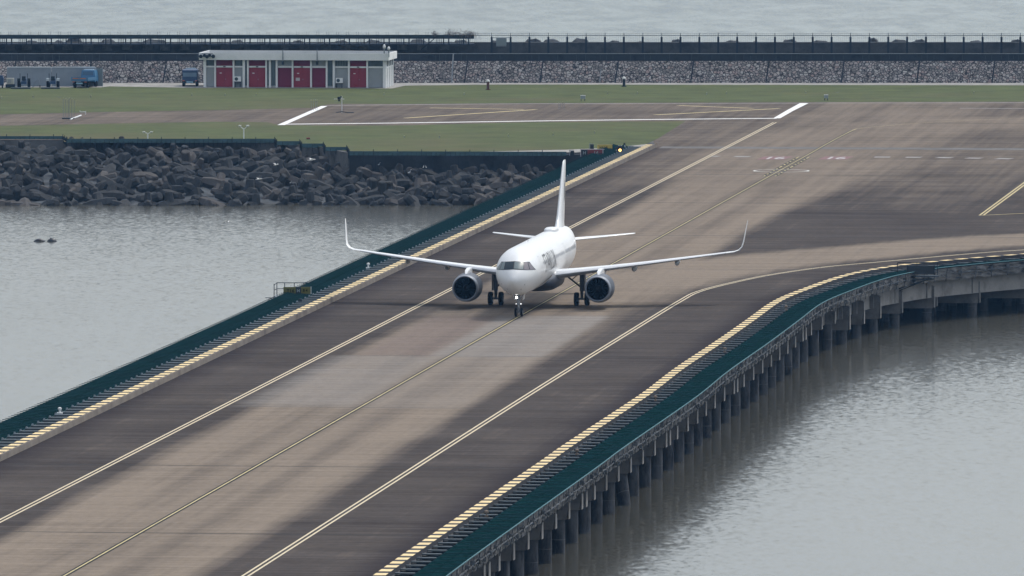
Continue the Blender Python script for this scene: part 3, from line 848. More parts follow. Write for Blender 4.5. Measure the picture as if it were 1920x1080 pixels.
# small probes and antennas
mb = MB()
for x, z in ((-.55, 2.62), (.62, 2.6), (.95, 3.0), (-1.05, 3.05)):
    a = front_a(x, z); mb.box((x, a - NG - .02, z), (.05, .08, .05))
mb.build('probe', M_FRAME, fuse)
mb = MB(); mb.box((0, 7.5, 6.1), (.03, .35, .28)); mb.build('antenna', M_WHITE, fuse)
# satellite dome
mb = MB(); rings = []
for k, (y, w_, h_) in enumerate(((25.0, .05, .02), (25.2, .38, .24), (25.6, .54, .36), (26.6, .56, .38), (27.6, .54, .34), (28.6, .28, .18), (29.2, .03, .02))):
    rings.append([Vector((w_ * math.cos(t), y, 5.95 + h_ * abs(math.sin(t)) ** .35 * (1 if math.sin(t) > 0 else -.3))) for t in [2 * math.pi * i / 24 for i in range(24)]])
mb.loft(rings); mb.build('satellite_dome', M_WHITE, fuse, smooth=50)
# wing body fairing
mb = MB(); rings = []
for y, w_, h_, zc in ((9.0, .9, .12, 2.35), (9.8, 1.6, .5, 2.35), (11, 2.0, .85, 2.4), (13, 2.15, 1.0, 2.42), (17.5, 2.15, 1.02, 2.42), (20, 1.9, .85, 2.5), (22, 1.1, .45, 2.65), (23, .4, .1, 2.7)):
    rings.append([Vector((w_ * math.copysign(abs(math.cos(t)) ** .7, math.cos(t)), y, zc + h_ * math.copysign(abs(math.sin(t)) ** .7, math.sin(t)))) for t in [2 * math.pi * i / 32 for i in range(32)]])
mb.loft(rings); mb.build('wing_root_fairing', [mat('painted-shade belly fairing', (.035, .04, .055), .5, .1, 1)], air, smooth=50)  # near-black colour paints in the shade under the wing roots
# lofted aerofoils
def foil(n=12):
    xs = [(1 - math.cos(math.pi * i / n)) / 2 for i in range(n + 1)]
    th_ = lambda x: 5 * (.2969 * math.sqrt(x) - .126 * x - .3516 * x * x + .2843 * x ** 3 - .1036 * x ** 4)
    up_ = [(x, th_(x) + .018 * math.sin(math.pi * x)) for x in xs]; dn = [(x, -th_(x) * .8 + .018 * math.sin(math.pi * x)) for x in xs[1:-1]][::-1]
    return up_ + dn
FO = foil()
def station(le, chord, tc, roll=0.0, inc=0.0, sg=1):
    """ring of an aerofoil; le = (x,y,z) leading edge, roll turns the thickness direction outwards"""
    out_ = []
    for x, t in FO:
        y = x * chord; h_ = t * chord * tc
        yy = y * math.cos(inc) + h_ * math.sin(inc); zz = h_ * math.cos(inc) - y * math.sin(inc)
        out_.append(Vector((sg * (le[0] - zz * math.sin(roll)), le[1] + yy, le[2] + zz * math.cos(roll))))
    return out_
yof = lambda a: a - NG
yow = lambda a: a - NG + 1.2
for sg in (-1, 1):
    mb = MB()
    st = [((0.6, yow(15.2), 2.78), 7.6, .13, R(3)), ((1.95, yow(15.9), 2.92), 6.9, .145, R(3)), ((3.6, yow(16.75), 3.10), 6.0, .125, R(2.6)), ((6.4, yow(18.2), 3.39), 4.6, .115, R(2)),
          ((9.0, yow(19.5), 3.66), 3.75, .11, R(1.4)), ((12.0, yow(21.05), 4.00), 2.9, .108, R(.8)), ((14.6, yow(22.4), 4.30), 2.15, .105, R(.2)), ((16.2, yow(23.2), 4.50), 1.7, .10, 0)]
    rings = [station(le, c_, tc, 0, inc, sg) for le, c_, tc, inc in st]
    mb.loft(rings)
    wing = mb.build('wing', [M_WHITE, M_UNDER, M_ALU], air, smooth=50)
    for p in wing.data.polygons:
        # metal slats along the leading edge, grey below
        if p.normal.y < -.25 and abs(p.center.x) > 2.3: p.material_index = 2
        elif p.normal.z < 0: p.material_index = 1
    mb = MB()
    rings = [station((16.2, yow(23.2), 4.50), 1.7, .10, 0, 0, sg)]
    for k, (x, z, roll, ya, c_) in enumerate(((16.85, 4.58, .2, 23.5, 1.58), (17.25, 4.72, .6, 23.8, 1.45), (17.5, 5.0, 1.1, 24.1, 1.3), (17.6, 5.4, 1.42, 24.5, 1.12), (17.72, 6.3, 1.45, 25.2, .85), (17.85, 7.2, 1.45, 25.9, .5))):
        rings.append(station((x, yow(ya), z), c_, .085, roll, 0, sg))
    mb.loft(rings)
    mb.build('winglet', M_WHITE, wing, smooth=50)
    for (x, z, yl, r_) in ((8.25, 3.45, 20.7, .22), (11.9, 3.88, 22.0, .19)):
        mb = MB(); rings = []
        for t, rr in ((-.2, .02), (0, .55), (.4, .85), (1.2, 1), (2.2, .8), (3.0, .45), (3.5, .05)):
            rings.append([Vector((sg * x + math.cos(q) * r_ * rr, yow(yl) + t, z - .22 + math.sin(q) * r_ * 1.5 * rr)) for q in [2 * math.pi * i / 12 for i in range(12)]])
        mb.loft(rings); mb.build('flap_fairing', M_UNDER, wing, smooth=True)
    # horizontal stabiliser
    mb = MB(); rings = [station(le, c_, .10, 0, 0, sg) for le, c_ in (((.5, yof(38.2), 4.72), 3.9), ((1.4, yof(38.8), 4.80), 3.3), ((3.6, yof(40.2), 4.97), 2.35), ((6.25, yof(41.8), 5.20), 1.35), ((6.40, yof(42.1), 5.21), 1.0))]
    mb.loft(rings); mb.build('horizontal_stabilizer', M_WHITE, air, smooth=50)
    # engine
    ex, ez, ea = sg * 5.80, 1.82, 14.9
    eng = MB(); oy = yof(ea)
    eng.lathe([(.55, 1.17), (1.0, 1.22), (1.7, 1.27), (2.6, 1.27), (3.3, 1.20), (3.9, 1.08), (4.05, 1.04), (4.05, .80), (3.0, .85)], (ex, oy, ez), n=40)
    eng.lathe([(3.9, .78), (4.5, .66), (5.0, .45), (5.0, .3)], (ex, oy, ez), n=32, mi=1)
    eng.lathe([(4.9, .32), (5.5, .05)], (ex, oy, ez), n=24, mi=1)
    eo = eng.build('engine', [M_NAC, M_FAN], air, smooth=50)
    li = MB(); li.lathe([(.55, 1.175), (.3, 1.15), (.1, 1.11), (0.02, 1.07), (0, 1.045), (.04, 1.01), (.14, .98), (.28, .96)], (ex, oy, ez), n=48)
    li.build('inlet_lip', M_LIP, eo, smooth=True)
    li = MB(); li.lathe([(.28, .96), (.6, .975), (1.2, 1.0), (1.35, 1.0), (1.36, .0)], (ex, oy, ez), n=40)
    li.build('inlet_duct', M_INL, eo, smooth=50)
    fn = MB()
    for i in range(20):
        t = 2 * math.pi * i / 20; ct, s2 = math.cos(t), math.sin(t)
        def bp_(r, da, dy): return Vector((ex + r * math.cos(t + da), oy + dy, ez + r * math.sin(t + da)))
        vs_ = [bp_(.28, -.10, 1.0), bp_(.28, .22, 1.25), bp_(.62, -.02, .95), bp_(.62, .20, 1.25), bp_(.95, .05, .92), bp_(.95, .20, 1.2)]
        fn.add(vs_, [(0, 1, 3, 2), (2, 3, 5, 4)])
    fn.build('fan', M_FAN, eo, fixn=False)
    sp = MB(); sp.lathe([(.62, .01), (.66, .08), (.8, .18), (1.0, .28), (1.3, .30)], (ex, oy, ez), n=20); sp.build('spinner', mat('dark spinner', (.012, .014, .018), .5), eo, smooth=True)
    # strakes on the inboard side of the nacelle
    sk = MB(); sx = -sg
    sk.add([(ex + sx * .92, oy + .9, ez + .78), (ex + sx * .98, oy + 1.8, ez + .92), (ex + sx * 1.22, oy + 1.8, ez + 1.15)], [(0, 1, 2)]); sk.build('strake', M_NAC, eo)
    py_ = MB(); rings = []
    for y, zt_, zb_, w_ in ((.95, ez + 1.22, ez + 1.05, .10), (1.5, ez + 1.48, ez + 1.1, .2), (3.0, ez + 1.62, ez + 1.1, .23), (4.6, ez + 1.6, ez + 1.0, .2), (7.0, ez + 1.45, ez + 1.1, .08)):
        rings.append([Vector((ex - w_, oy + y, zb_)), Vector((ex + w_, oy + y, zb_)), Vector((ex + w_ * .8, oy + y, zt_)), Vector((ex - w_ * .8, oy + y, zt_))])
    py_.loft(rings); py_.build('pylon', M_WHITE, eo)
    # main landing gear
    gx, gy = sg * 3.795, yof(NG + 16.2)
    mg = MB()
    mg.tube((gx, gy, .58), (gx, gy, 3.2), .13, .17, n=12); mg.tube((gx, gy - .02, 1.25), (gx, gy - .02, 3.1), .19, n=12)
    mg.tube((gx - .52, gy, .585), (gx + .52, gy, .585), .09, n=10)
    mg.tube((gx, gy, 1.55), (gx - sg * 1.75, gy - .1, 2.95), .08, n=8)
    mg.tube((gx, gy - .16, 1.0), (gx, gy - .42, 1.35), .05, n=6); mg.tube((gx, gy - .42, 1.35), (gx, gy - .18, 1.75), .05, n=6)
    mg.tube((gx - sg * .9, gy - .05, 2.25), (gx - sg * .3, gy, 2.75), .04, n=6)
    mgo = mg.build('main_gear', M_GEAR, air, smooth=40)
    for dx in (-.465, .465):
        wh = MB(); wx = gx + dx
        wh.lathe([(-.2, .30), (-.21, .46), (-.19, .53), (-.13, .575), (0, .585), (.13, .575), (.19, .53), (.21, .46), (.2, .30)], (wx, gy, .585), axis='X', n=28)
        wo = wh.build('wheel', M_TYRE, mgo, smooth=True)
        hb = MB(); hb.lathe([(-.2, .30), (-.15, .12), (-.17, .01)], (wx, gy, .585), axis='X', n=20); hb.lathe([(.2, .30), (.15, .12), (.17, .01)], (wx, gy, .585), axis='X', n=20)
        hb.build('rim', M_RIM, wo, smooth=40)
    dr = MB(); dr.box((gx + sg * .27 if sg < 0 else gx + .27, gy + .1, 2.15), (.06, 1.2, 1.7)); dr.build('gear_door', mat('gear door grey', (.14, .15, .17), .5), mgo)
# fin
mb = MB()
def fst(a, z, chord, tc): return [Vector((t * chord * tc, yof(a) + x * chord, z)) for x, t in [(x, t - .018 * math.sin(math.pi * x) * (1 if True else 0)) for x, t in FO]]
FO2 = [(x, (t if i <= 12 else t)) for i, (x, t) in enumerate(FO)]
def fring(a, z, chord, tc):
    n = 12; xs = [(1 - math.cos(math.pi * i / n)) / 2 for i in range(n + 1)]
    thf = lambda x: 5 * (.2969 * math.sqrt(x) - .126 * x - .3516 * x * x + .2843 * x ** 3 - .1036 * x ** 4)
    return [Vector((thf(x) * chord * tc, yof(a) + x * chord, z)) for x in xs] + [Vector((-thf(x) * chord * tc, yof(a) + x * chord, z)) for x in xs[1:-1]][::-1]
mb.loft([fring(35.2, 5.7, 7.6, .10), fring(36.3, 6.15, 6.4, .09), fring(37.4, 7.0, 5.5, .088), fring(39.4, 9.2, 4.1, .088), fring(41.2, 11.2, 2.75, .088), fring(41.65, 11.62, 2.3, .08), fring(42.1, 11.76, 1.6, .06)])
fin = mb.build('vertical_fin', M_WHITE, air, smooth=50)
for sg in (-1, 1):
    mb = MB()
    def fx(a, z):
        a0 = 37.4 + (z - 7.0) / 4.2 * 3.8; ch = 5.5 - (z - 7) / 4.2 * 2.75; x = (a - a0) / ch
        return 5 * (.2969 * math.sqrt(x) - .126 * x - .3516 * x * x + .2843 * x ** 3 - .1036 * x ** 4) * ch * .088 + .015
    quad = [(40.5, 8.05), (41.6, 8.5), (42.0, 10.1), (41.2, 9.6)]
    mb.add([(sg * fx(a, z), yof(a), z) for a, z in quad], [(0, 1, 2, 3)])
    mb.build('tail_emblem', M_BRZ, fin, fixn=False)
# nose gear
mb = MB()
mb.tube((0, 0, .38), (0, -.05, 2.1), .085, .10, n=12); mb.tube((0, -.05, 1.0), (0, -.05, 2.1), .12, n=12)
mb.tube((-.3, 0, .385), (.3, 0, .385), .06, n=10)
mb.tube((0, -.02, 1.25), (.42, -.5, 1.95), .045, n=6); mb.tube((0, -.02, 1.25), (-.38, -.5, 1.95), .045, n=6)
mb.tube((0, -.1, .62), (0, -.35, .85), .035, n=6); mb.tube((0, -.35, .85), (0, -.12, 1.1), .035, n=6)
mb.box((0, -.15, 1.15), (.42, .12, .10)); mb.box((0, -.15, 1.42), (.34, .10, .08))
ng = mb.build('nose_gear', mat('nose gear silver grey', (0.28, .30, .33), .45, .1, 4, metal=.3), air, smooth=40)
for dx in (-.255, .255):
    wh = MB(); wh.lathe([(-.09, .2), (-.105, .30), (-.08, .36), (0, .385), (.08, .36), (.105, .30), (.09, .2)], (dx, 0, .385), axis='X', n=26)
    wo = wh.build('wheel', M_TYRE, ng, smooth=True)
    hb = MB(); hb.lathe([(-.09, .2), (-.06, .02)], (dx, 0, .385), axis='X', n=16); hb.lathe([(.09, .2), (.06, .02)], (dx, 0, .385), axis='X', n=16); hb.build('rim', M_RIM, wo, smooth=40)
for sg in (-1, 1):
    dr = MB(); dr.box((sg * .42, .35, 1.72), (.03, 1.1, .5), rot=Matrix.Rotation(sg * R(12), 3, 'Y')); dr.build('gear_door', M_WHITE, ng)
for nm, x, z, r_, m_ in (('landing_light', -.17, 1.68, .105, M_LAMP), ('taxi_light', -.19, 1.13, .045, M_LAMPS), ('taxi_light', .22, 1.13, .055, M_LAMPS)):
    lb = MB(); lb.tube((x, -.20, z), (x, -.32, z), r_ * .8, r_ * 1.0, n=18, mi=1); lb.tube((x, -.322, z), (x, -.335, z), r_, r_ * .9, n=18, mi=0)
    lb.build(nm, [m_, M_GEAR], ng)

# =================================================================== SEAWALL BEHIND THE AIRFIELD
def zat(py, D):
    """height of something measured at image row py and standing at distance D"""
    return G_h(py, D)
def G_h(py, D):
    v = (540 - py) / F; return H + D * (-SP + v * CP) / (CP + v * SP)
def X_at(px, D): return (px - 960) / F * D / CP * 1.0
DWL = 1383.0
def stone_mat():
    m = bpy.data.materials.new('rubble stone masonry'); m.use_nodes = True
    n = m.node_tree; b = n.nodes['Principled BSDF']; L = n.links; b.inputs['Roughness'].default_value = .9
    tc = n.nodes.new('ShaderNodeTexCoord'); mp = n.nodes.new('ShaderNodeMapping'); mp.inputs['Scale'].default_value = (1, 1, 1.25)
    L.new(tc.outputs['Object'], mp.inputs[0])
    nz = n.nodes.new('ShaderNodeTexNoise'); nz.inputs['Scale'].default_value = 2.0; L.new(mp.outputs[0], nz.inputs[0])
    ad = n.nodes.new('ShaderNodeVectorMath'); ad.operation = 'MULTIPLY_ADD'; L.new(nz.outputs['Color'], ad.inputs[0]); ad.inputs[1].default_value = (.25, .25, .25); L.new(mp.outputs[0], ad.inputs[2])
    v1 = n.nodes.new('ShaderNodeTexVoronoi'); v1.feature = 'DISTANCE_TO_EDGE'; v1.inputs['Scale'].default_value = 2.4; L.new(ad.outputs[0], v1.inputs['Vector'])
    v2 = n.nodes.new('ShaderNodeTexVoronoi'); v2.inputs['Scale'].default_value = 2.4; L.new(ad.outputs[0], v2.inputs['Vector'])
    r = n.nodes.new('ShaderNodeValToRGB'); cr = r.color_ramp
    cols = [(0, (.16, .15, .15)), (.3, (.27, .25, .235)), (.5, (.36, .31, .29)), (.7, (.44, .42, .40)), (.85, (.33, .25, .23)), (1, (.50, .48, .46))]
    cr.elements[0].position = 0; cr.elements[0].color = (*cols[0][1], 1); cr.elements[1].position = 1; cr.elements[1].color = (*cols[-1][1], 1)
    for p, c in cols[1:-1]: e = cr.elements.new(p); e.color = (*c, 1)
    sx = n.nodes.new('ShaderNodeSeparateColor'); L.new(v2.outputs['Color'], sx.inputs[0]); L.new(sx.outputs[0], r.inputs[0])
    mr = n.nodes.new('ShaderNodeMapRange'); L.new(v1.outputs['Distance'], mr.inputs[0]); mr.inputs['From Min'].default_value = .05; mr.inputs['From Max'].default_value = .13
    mx = n.nodes.new('ShaderNodeMix'); mx.data_type = 'RGBA'; L.new(mr.outputs[0], mx.inputs[0]); mx.inputs[6].default_value = (.03, .03, .033, 1); L.new(r.outputs[0], mx.inputs[7])
    L.new(mx.outputs[2], b.inputs['Base Color'])
    bp = n.nodes.new('ShaderNodeBump'); bp.inputs['Strength'].default_value = .8; bp.inputs['Distance'].default_value = .1; L.new(mr.outputs[0], bp.inputs['Height']); L.new(bp.outputs[0], b.inputs['Normal'])
    return m
M_STONE = stone_mat()
XL, XRT = -125.0, 130.0
HW = G_h(114.5, DWL)
sw = thing('sea_wall', 'long rubble stone wall with a dark concrete crest behind the grass', 'wall', (0, DWL, 0))
mb = MB(); mb.hexa([(XL, 1381.6, -.05), (XRT, 1381.6, -.05), (XRT, 1386, -.05), (XL, 1386, -.05)], [(XL, DWL, HW), (XRT, DWL, HW), (XRT, 1386, HW), (XL, 1386, HW)])
mb.build('stone_facing', M_STONE, sw, world=True)
ZR = G_h(101, DWL + .4)
M_CREST = mat('blackened concrete', (0.038, 0.045, 0.055), .9, .3, .5, bump=.3, stain=(0.02, 0.026, 0.034), sscale=.5)
M_CREST2 = mat('dark weathered concrete', (0.075, 0.080, 0.085), .9, .25, .5, bump=.3, stain=(0.038, 0.044, 0.05), sscale=.35)
mb = MB(); mb.box((0, DWL + 1.5, (HW + ZR) / 2), (XRT - XL, 2.2, ZR - HW)); mb.build('crest_wall', M_CREST, sw, world=True)
mb = MB(); mb.box((0, DWL + .32, ZR + .03), (XRT - XL, .12, .07)); mb.build('rail', M_STEEL, sw, world=True)
mb = MB(); r3 = random.Random(5)
for x in np.arange(XL, XRT, .9):
    if r3.random() < .55: mb.box((x + r3.uniform(-.3, .3), DWL + .38, HW + (ZR - HW) * .5), (.05, .05, (ZR - HW) * r3.uniform(.5, 1)))
mb.build('rust_streak', mat('grey green drip stain', (.07, .085, .09), .9), sw, world=True)
mb = MB()
for px in list(range(-400, 2500, 141)):
    x0 = X_at(px + 8, DWL); x1 = X_at(px + 2, DWL)
    mb.hexa([(x1 - .09, 1381.56, 0), (x1 + .09, 1381.56, 0), (x1 + .09, 1381.9, 0), (x1 - .09, 1381.9, 0)], [(x0 - .09, DWL - .04, HW), (x0 + .09, DWL - .04, HW), (x0 + .09, DWL + .3, HW), (x0 - .09, DWL + .3, HW)])
mb.build('wall_joint', M_CREST, sw, world=True)
# upper parapet behind the crest: dark, with paler squares on the left half
DP = 1391.0; ZP = G_h(79.5, DP)
up_w = thing('parapet_wall', 'tall dark weathered concrete parapet running along the sea behind the stone wall', 'wall', (0, DP, 0))
mb = MB(); mb.box((0, DP + 1.0, (ZP + 2) / 2), (XRT - XL, 2.0, ZP - 2 + .0)); 
mb.v = [(x, y, 2.0 + (z - min(q[2] for q in mb.v)) / (max(q[2] for q in mb.v) - min(q[2] for q in mb.v)) * (ZP - 2.0)) for x, y, z in mb.v]
mb.build('parapet', M_CREST2, up_w, world=True)
mb = MB(); zz0, zz1 = G_h(95, DP), G_h(82, DP)
for px in range(-20, 850, 37):
    x = X_at(px + r3.uniform(-3, 3), DP); mb.box((x, DP - .04, (zz0 + zz1) / 2), (1.35, .06, (zz1 - zz0) * r3.uniform(.7, 1)))
mb.build('pale_panel', mat('paler concrete panel', (.12, .125, .12), .9, .3, 1.5, stain=(.06, .065, .07), sscale=1.2), up_w, world=True)
# armour rocks showing above the parapet
def rock_mesh(seed):
    r_ = random.Random(seed); bm = bmesh.new(); bmesh.ops.create_icosphere(bm, subdivisions=2, radius=1.0)
    for v in bm.verts:
        p = v.co; k = 1.0
        for _ in range(1): k = 1 + .28 * math.sin(p.x * 2.3 + seed) * math.cos(p.y * 2.7 + seed * 1.3) + .15 * math.sin(p.z * 5 + seed)
        v.co = Vector((p.x * k * 1.2, p.y * k, p.z * k * .8))
    me = bpy.data.meshes.new('rock'); bm.to_mesh(me); bm.free(); me.materials.append(M_CREST2); return me
rm = [rock_mesh(i * 3.7) for i in range(4)]
r4 = random.Random(11)
bumps = [(118, 74, 1.2), (140, 72, 1.6), (172, 73, 1.9), (205, 75, 1.5), (240, 77, 2.4), (290, 76, 2.6), (340, 77, 2.4), (445, 77, 1.5), (630, 74, 1.9), (700, 77, 1.6), (770, 74, 2.2), (785, 75, 1.7), (830, 77, 2.2), (865, 77, 1.6), (908, 77, 1.7), (930, 77.5, 1.5), (975, 77, 1.8), (1000, 75, 1.7), (1012, 76, 1.6),
         (1035, 75, 1.7), (1065, 77, 1.3), (1088, 74, 1.6), (1125, 74, 1.4), (1150, 77, 1.3), (1190, 76, 1.5), (1268, 75.5, 1.1), (1325, 76.5, 2.0), (1370, 77, 1.8), (1430, 76.5, 2.2), (1480, 75.5, 1.5), (1502, 76.5, 1.2), (1536, 77, 2.0), (1575, 77.5, 1.6), (1636, 73, 1.1), (1655, 75, 1.4), (1685, 75.5, 1.8), (1706, 76, 1.4), (1724, 75.5, 1.3), (1790, 77, 1.6), (1830, 77.5, 1.6), (1880, 77, 1.7), (1905, 76, 1.4), (20, 78, 1.6), (60, 77.5, 1.5), (395, 77, 1.4), (560, 77.5, 1.5)]
for i, (px, py, wd) in enumerate(bumps):
    Dk = 1396.0; ztop = G_h(py, Dk)
    o = bpy.data.objects.new('armour_rock', rm[i % 4]); C.objects.link(o)
    hgt = 1.5; o.scale = (wd / 1.25, 1.2, hgt / .8); o.location = (X_at(px, Dk), Dk + r4.uniform(-.6, .6), ztop - hgt); o.rotation_euler = (0, 0, r4.choice((0, math.pi)) + r4.uniform(-.3, .3))
    tag(o, 'dark armour rock showing its top above the sea parapet', 'rock', 'armour rocks behind the parapet')
mb = MB(); vs = []; r5 = random.Random(2); nx = 200
for i in range(nx + 1):
    x = XL + (XRT - XL) * i / nx
    for k, (y, z) in enumerate(((1393, 3.9), (1396, 4.2), (1400, 2.5), (1407, -1), (1414, -6))): vs.append((x, y + r5.uniform(-.6, .6), z + r5.uniform(-.5, .35)))
mb.add(vs, [(i * 5 + k, i * 5 + k + 1, (i + 1) * 5 + k + 1, (i + 1) * 5 + k) for i in range(nx) for k in range(4)])
struct(mb.build('breakwater_slope', M_CREST2, fixn=False))
# wire fence with posts, right half
DFN = 1388.0
fen = thing('wire_fence', 'dark wire fence with tall spiked posts along the sea parapet, right half of the wall', 'fence', (X_at(1400, DFN), DFN, ZR))
M_POST = mat('dark fence post', (.03, .04, .055), .7, .1, 2)
zt1, zt2, zbse = G_h(69, DFN), G_h(61.5, DFN), 2.2
px = 922.0
while px < 1960:
    mb = MB(); x = X_at(px, DFN); mb.box((x, DFN, (zt1 + zbse) / 2), (.27, .2, zt1 - zbse)); mb.box((x, DFN, (zt2 + zt1) / 2), (.07, .07, zt2 - zt1)); mb.build('post', M_POST, fen, world=True); px += 35.35
mb = MB(); xa, xb = X_at(886, DFN), X_at(1990, DFN)
mb.tube((xa, DFN, G_h(66.5, DFN)), (xb, DFN, G_h(66.5, DFN)), .035, n=5)
mb.tube((xa, DFN - .1, G_h(63, DFN)), (xb, DFN - .1, G_h(63, DFN)), .012, n=4)
mb.build('top_rail', M_POST, fen, world=True)
mb = MB()
x = xa
while x < xb:
    mb.box((x, DFN, G_h(65, DFN)), (.015, .015, .5)); mb.box((x, DFN + .05, (G_h(67, DFN) + G_h(80, DFN)) / 2), (.012, .012, G_h(67, DFN) - G_h(80, DFN))); x += .26
mb.build('wire', M_POST, fen, world=True)
sg_ = thing('grey_board', 'plain grey rectangular board hung on the wire fence between two posts', 'sign', (X_at(940, DFN - .3), DFN - .3, 4))
mb = MB(); mb.box((X_at(940, DFN - .3), DFN - .3, G_h(78, DFN)), (1.42, .06, 1.0)); mb.build('board', mat('grey board', (.20, .24, .25), .6, .05), sg_, world=True)
mb = MB(); mb.box((X_at(940, DFN - .3), DFN - .25, G_h(70.5, DFN)), (2.5, .06, .07)); mb.box((X_at(940, DFN - .3), DFN - .25, G_h(86, DFN)), (1.4, .06, .1)); mb.build('rail', M_STEEL, sg_, world=True)
# raised gantry, left half
gan = thing('raised_gantry', 'long dark raised beam on thin posts above the left half of the sea parapet', 'gantry', (X_at(400, DFN), DFN, ZR))
xa, xb = X_at(-300, DFN), X_at(889, DFN)
mb = MB(); z0, z1 = G_h(71.8, DFN), G_h(65.3, DFN)
mb.box(((xa + xb) / 2, DFN, (z0 + z1) / 2), (xb - xa, .8, (z1 - z0) * .75)); mb.box(((xa + xb) / 2, DFN - .3, z1 - .02), (xb - xa, .2, .08)); mb.box(((xa + xb) / 2, DFN - .42, z0 + .02), (xb - xa, .1, .14), 0, 1)
mb.build('beam', [mat('dark green beam', (.032, .048, .055), .7, .2, .6), M_POST], gan, world=True)
k = 0; px = -14.0; PZ = G_h(83, DFN)
mb = MB(); mb.box(((xa + xb) / 2, DFN + 1.2, PZ + .0), (xb - xa, 3.0, .1)); mb.build('bearer', M_POST, gan, world=True)
while px < 885:
    x = X_at(px, DFN); mb = MB()
    if k % 2 == 0:
        mb.box((x, DFN, (z0 + PZ) / 2 + .05), (.17, .17, z0 - PZ))
    else:
        for dx in (-.35, -.12, .12, .35): mb.box((x + dx, DFN, (z0 + PZ) / 2 + .05), (.07, .07, z0 - PZ))
        mb.box((x + .65, DFN, (z0 + PZ) / 2 + .05), (.15, .15, z0 - PZ))
    mb.build('post', M_POST, gan, world=True)
    for q in (-.15, .15): sp_ = MB(); sp_.box((x + q + 1.1, DFN, z1 + .2), (.035, .035, .45)); sp_.build('spike', M_POST, gan, world=True)
    px += 18.6; k += 1
mb = MB(); mb.tube((X_at(790, DFN), DFN - .3, G_h(93, DFN)), (X_at(815, DFN), DFN - .3, z0), .06, n=5); mb.build('brace', M_POST, gan, world=True)
# dry creeper on the end of the gantry
cr_ = thing('dry_creeper', 'brown leafless creeper sprawling over the right end of the gantry beam', 'plant', (X_at(850, DFN), DFN, z1))
mb = MB(); r6 = random.Random(4)
for (cx, wdd, hh, n_) in ((815, 7, 8, 60), (846, 12, 10, 110), (866, 12, 8, 80), (882, 10, 10, 120)):
    for _ in range(n_):
        x = X_at(cx + r6.gauss(0, wdd * .45), DFN - .4); z = z1 - .1 + abs(r6.gauss(0, .32)) * hh / 9
        p = Vector((x, DFN - .4 + r6.uniform(-.3, .3), z)); q = p + Vector((r6.uniform(-.4, .4), r6.uniform(-.2, .2), r6.uniform(-.3, .35)))
        mb.tube(p, q, .022, .01, n=3, caps=False)
for _ in range(40):
    x = X_at(878 + r6.gauss(0, 7), DFN - .4); p = Vector((x, DFN - .4, z1)); mb.tube(p, p + Vector((r6.uniform(-.2, .3), 0, -r6.uniform(.3, 1.1))), .02, .01, n=3, caps=False)
mb.build('twigs', mat('dry brown twigs', (.13, .12, .115), .9), cr_, world=True, fixn=False)
# slim poles against the stone wall
for (px, y0_, y1_, lb) in ((850, 101, 155, 'thin grey drain pipe climbing the stone wall right of the red-doored building'), (1586 - 459, 128, 156, 'thin lamp pole with a pale tip standing against the stone wall')):
    t = thing('pole', lb, 'pole', (X_at(px - 3, 1381), 1381, 0)); mb = MB()
    mb.tube((X_at(px - 3, 1381), 1381, 0), (X_at(px, 1382.4), 1382.4, G_h(y0_, 1382.4)), .09 if px == 850 else .05, n=6); mb.build('shaft', M_STEEL, t, world=True)

# =================================================================== EMBANKMENT: quay wall, netting fence, armour units
M_DOLO = mat('weathered armour concrete', (0.058, 0.059, 0.060), .92, .3, .5, bump=.5, bscale=3, stain=(0.030, 0.032, 0.036), sscale=.7)
M_DOLO2 = mat('pinkish armour concrete', (0.092, 0.086, 0.082), .92, .25, .5, bump=.5, bscale=3, stain=(0.07, 0.065, 0.064), sscale=.7)
fence_px = [(-120, 257, -.0), (118, 257, 0), (126, 262, 0), (515, 262, 0), (519, 266.5, 0), (562, 266.5, 0), (566, 271, 0), (606, 271, 0), (610, 277.5, 0), (650, 277.5, 0), (655, 285.5, 0), (1062, 286.5, 0)]
qf = thing('netting_fence', 'low dark green netting fence stepping along the top of the rocky embankment', 'fence', tuple(G(500, 262)))
mb = MB(); mp_ = MB(); hh = .34
FP = [G(x, y + 3.5, .0) for x, y, _ in fence_px]
for a, b_ in zip(FP[:-1], FP[1:]):
    mb.hexa([a + Vector((0, -.9, -.1)), b_ + Vector((0, -.9, -.1)), b_ + Vector((0, -.82, -.1)), a + Vector((0, -.82, -.1))],
            [a + Vector((0, .0, hh)), b_ + Vector((0, .0, hh)), b_ + Vector((0, .08, hh)), a + Vector((0, .08, hh))])
    n_ = max(1, int((b_ - a).length / .55))
    for i in range(n_):
        p = a.lerp(b_, i / n_); mp_.box((p.x, p.y - .95, -.12), (.05, .05, r4.uniform(.5, 1.0)))
        if i % 5 == 0: mp_.box((p.x, p.y - .05, hh + .05), (.07, .07, .35))
mb.build('netting', mat('weathered dark netting', (.006, .022, .028), .95, .4, .8, spec=.1, stain=(.012, .03, .036), sscale=.4), qf, world=True); struct(mp_.build('fence_rods', M_STEEL_D, qf, world=True), 'stuff')
qw = thing('quay_wall', 'dark stained concrete quay wall above the rocks next to the bridge end', 'wall', tuple(G(860, 300)))
mb = MB(); a = G(655, 288.5, -.1); b_ = G(1110, 288.5, -.1)
mb.hexa([(a.x, a.y - .7, -4), (b_.x, a.y - .7, -4), (b_.x, a.y + 1, -4), (a.x, a.y + 1, -4)], [(a.x, a.y - .7, -.15), (b_.x, a.y - .7, -.15), (b_.x, a.y + 1, -.15), (a.x, a.y + 1, -.15)])
mb.build('concrete_face', mat('stained quay concrete', (.04, .044, .05), .9, .3, .4, bump=.3, stain=(.018, .022, .03), sscale=.3), qw, world=True)
mb = MB()
for px in (705, 758, 812, 860, 905, 952, 1000): p = G(px, 300, -1); mb.box((p.x, a.y - .72, -2), (.12, .06, 4))
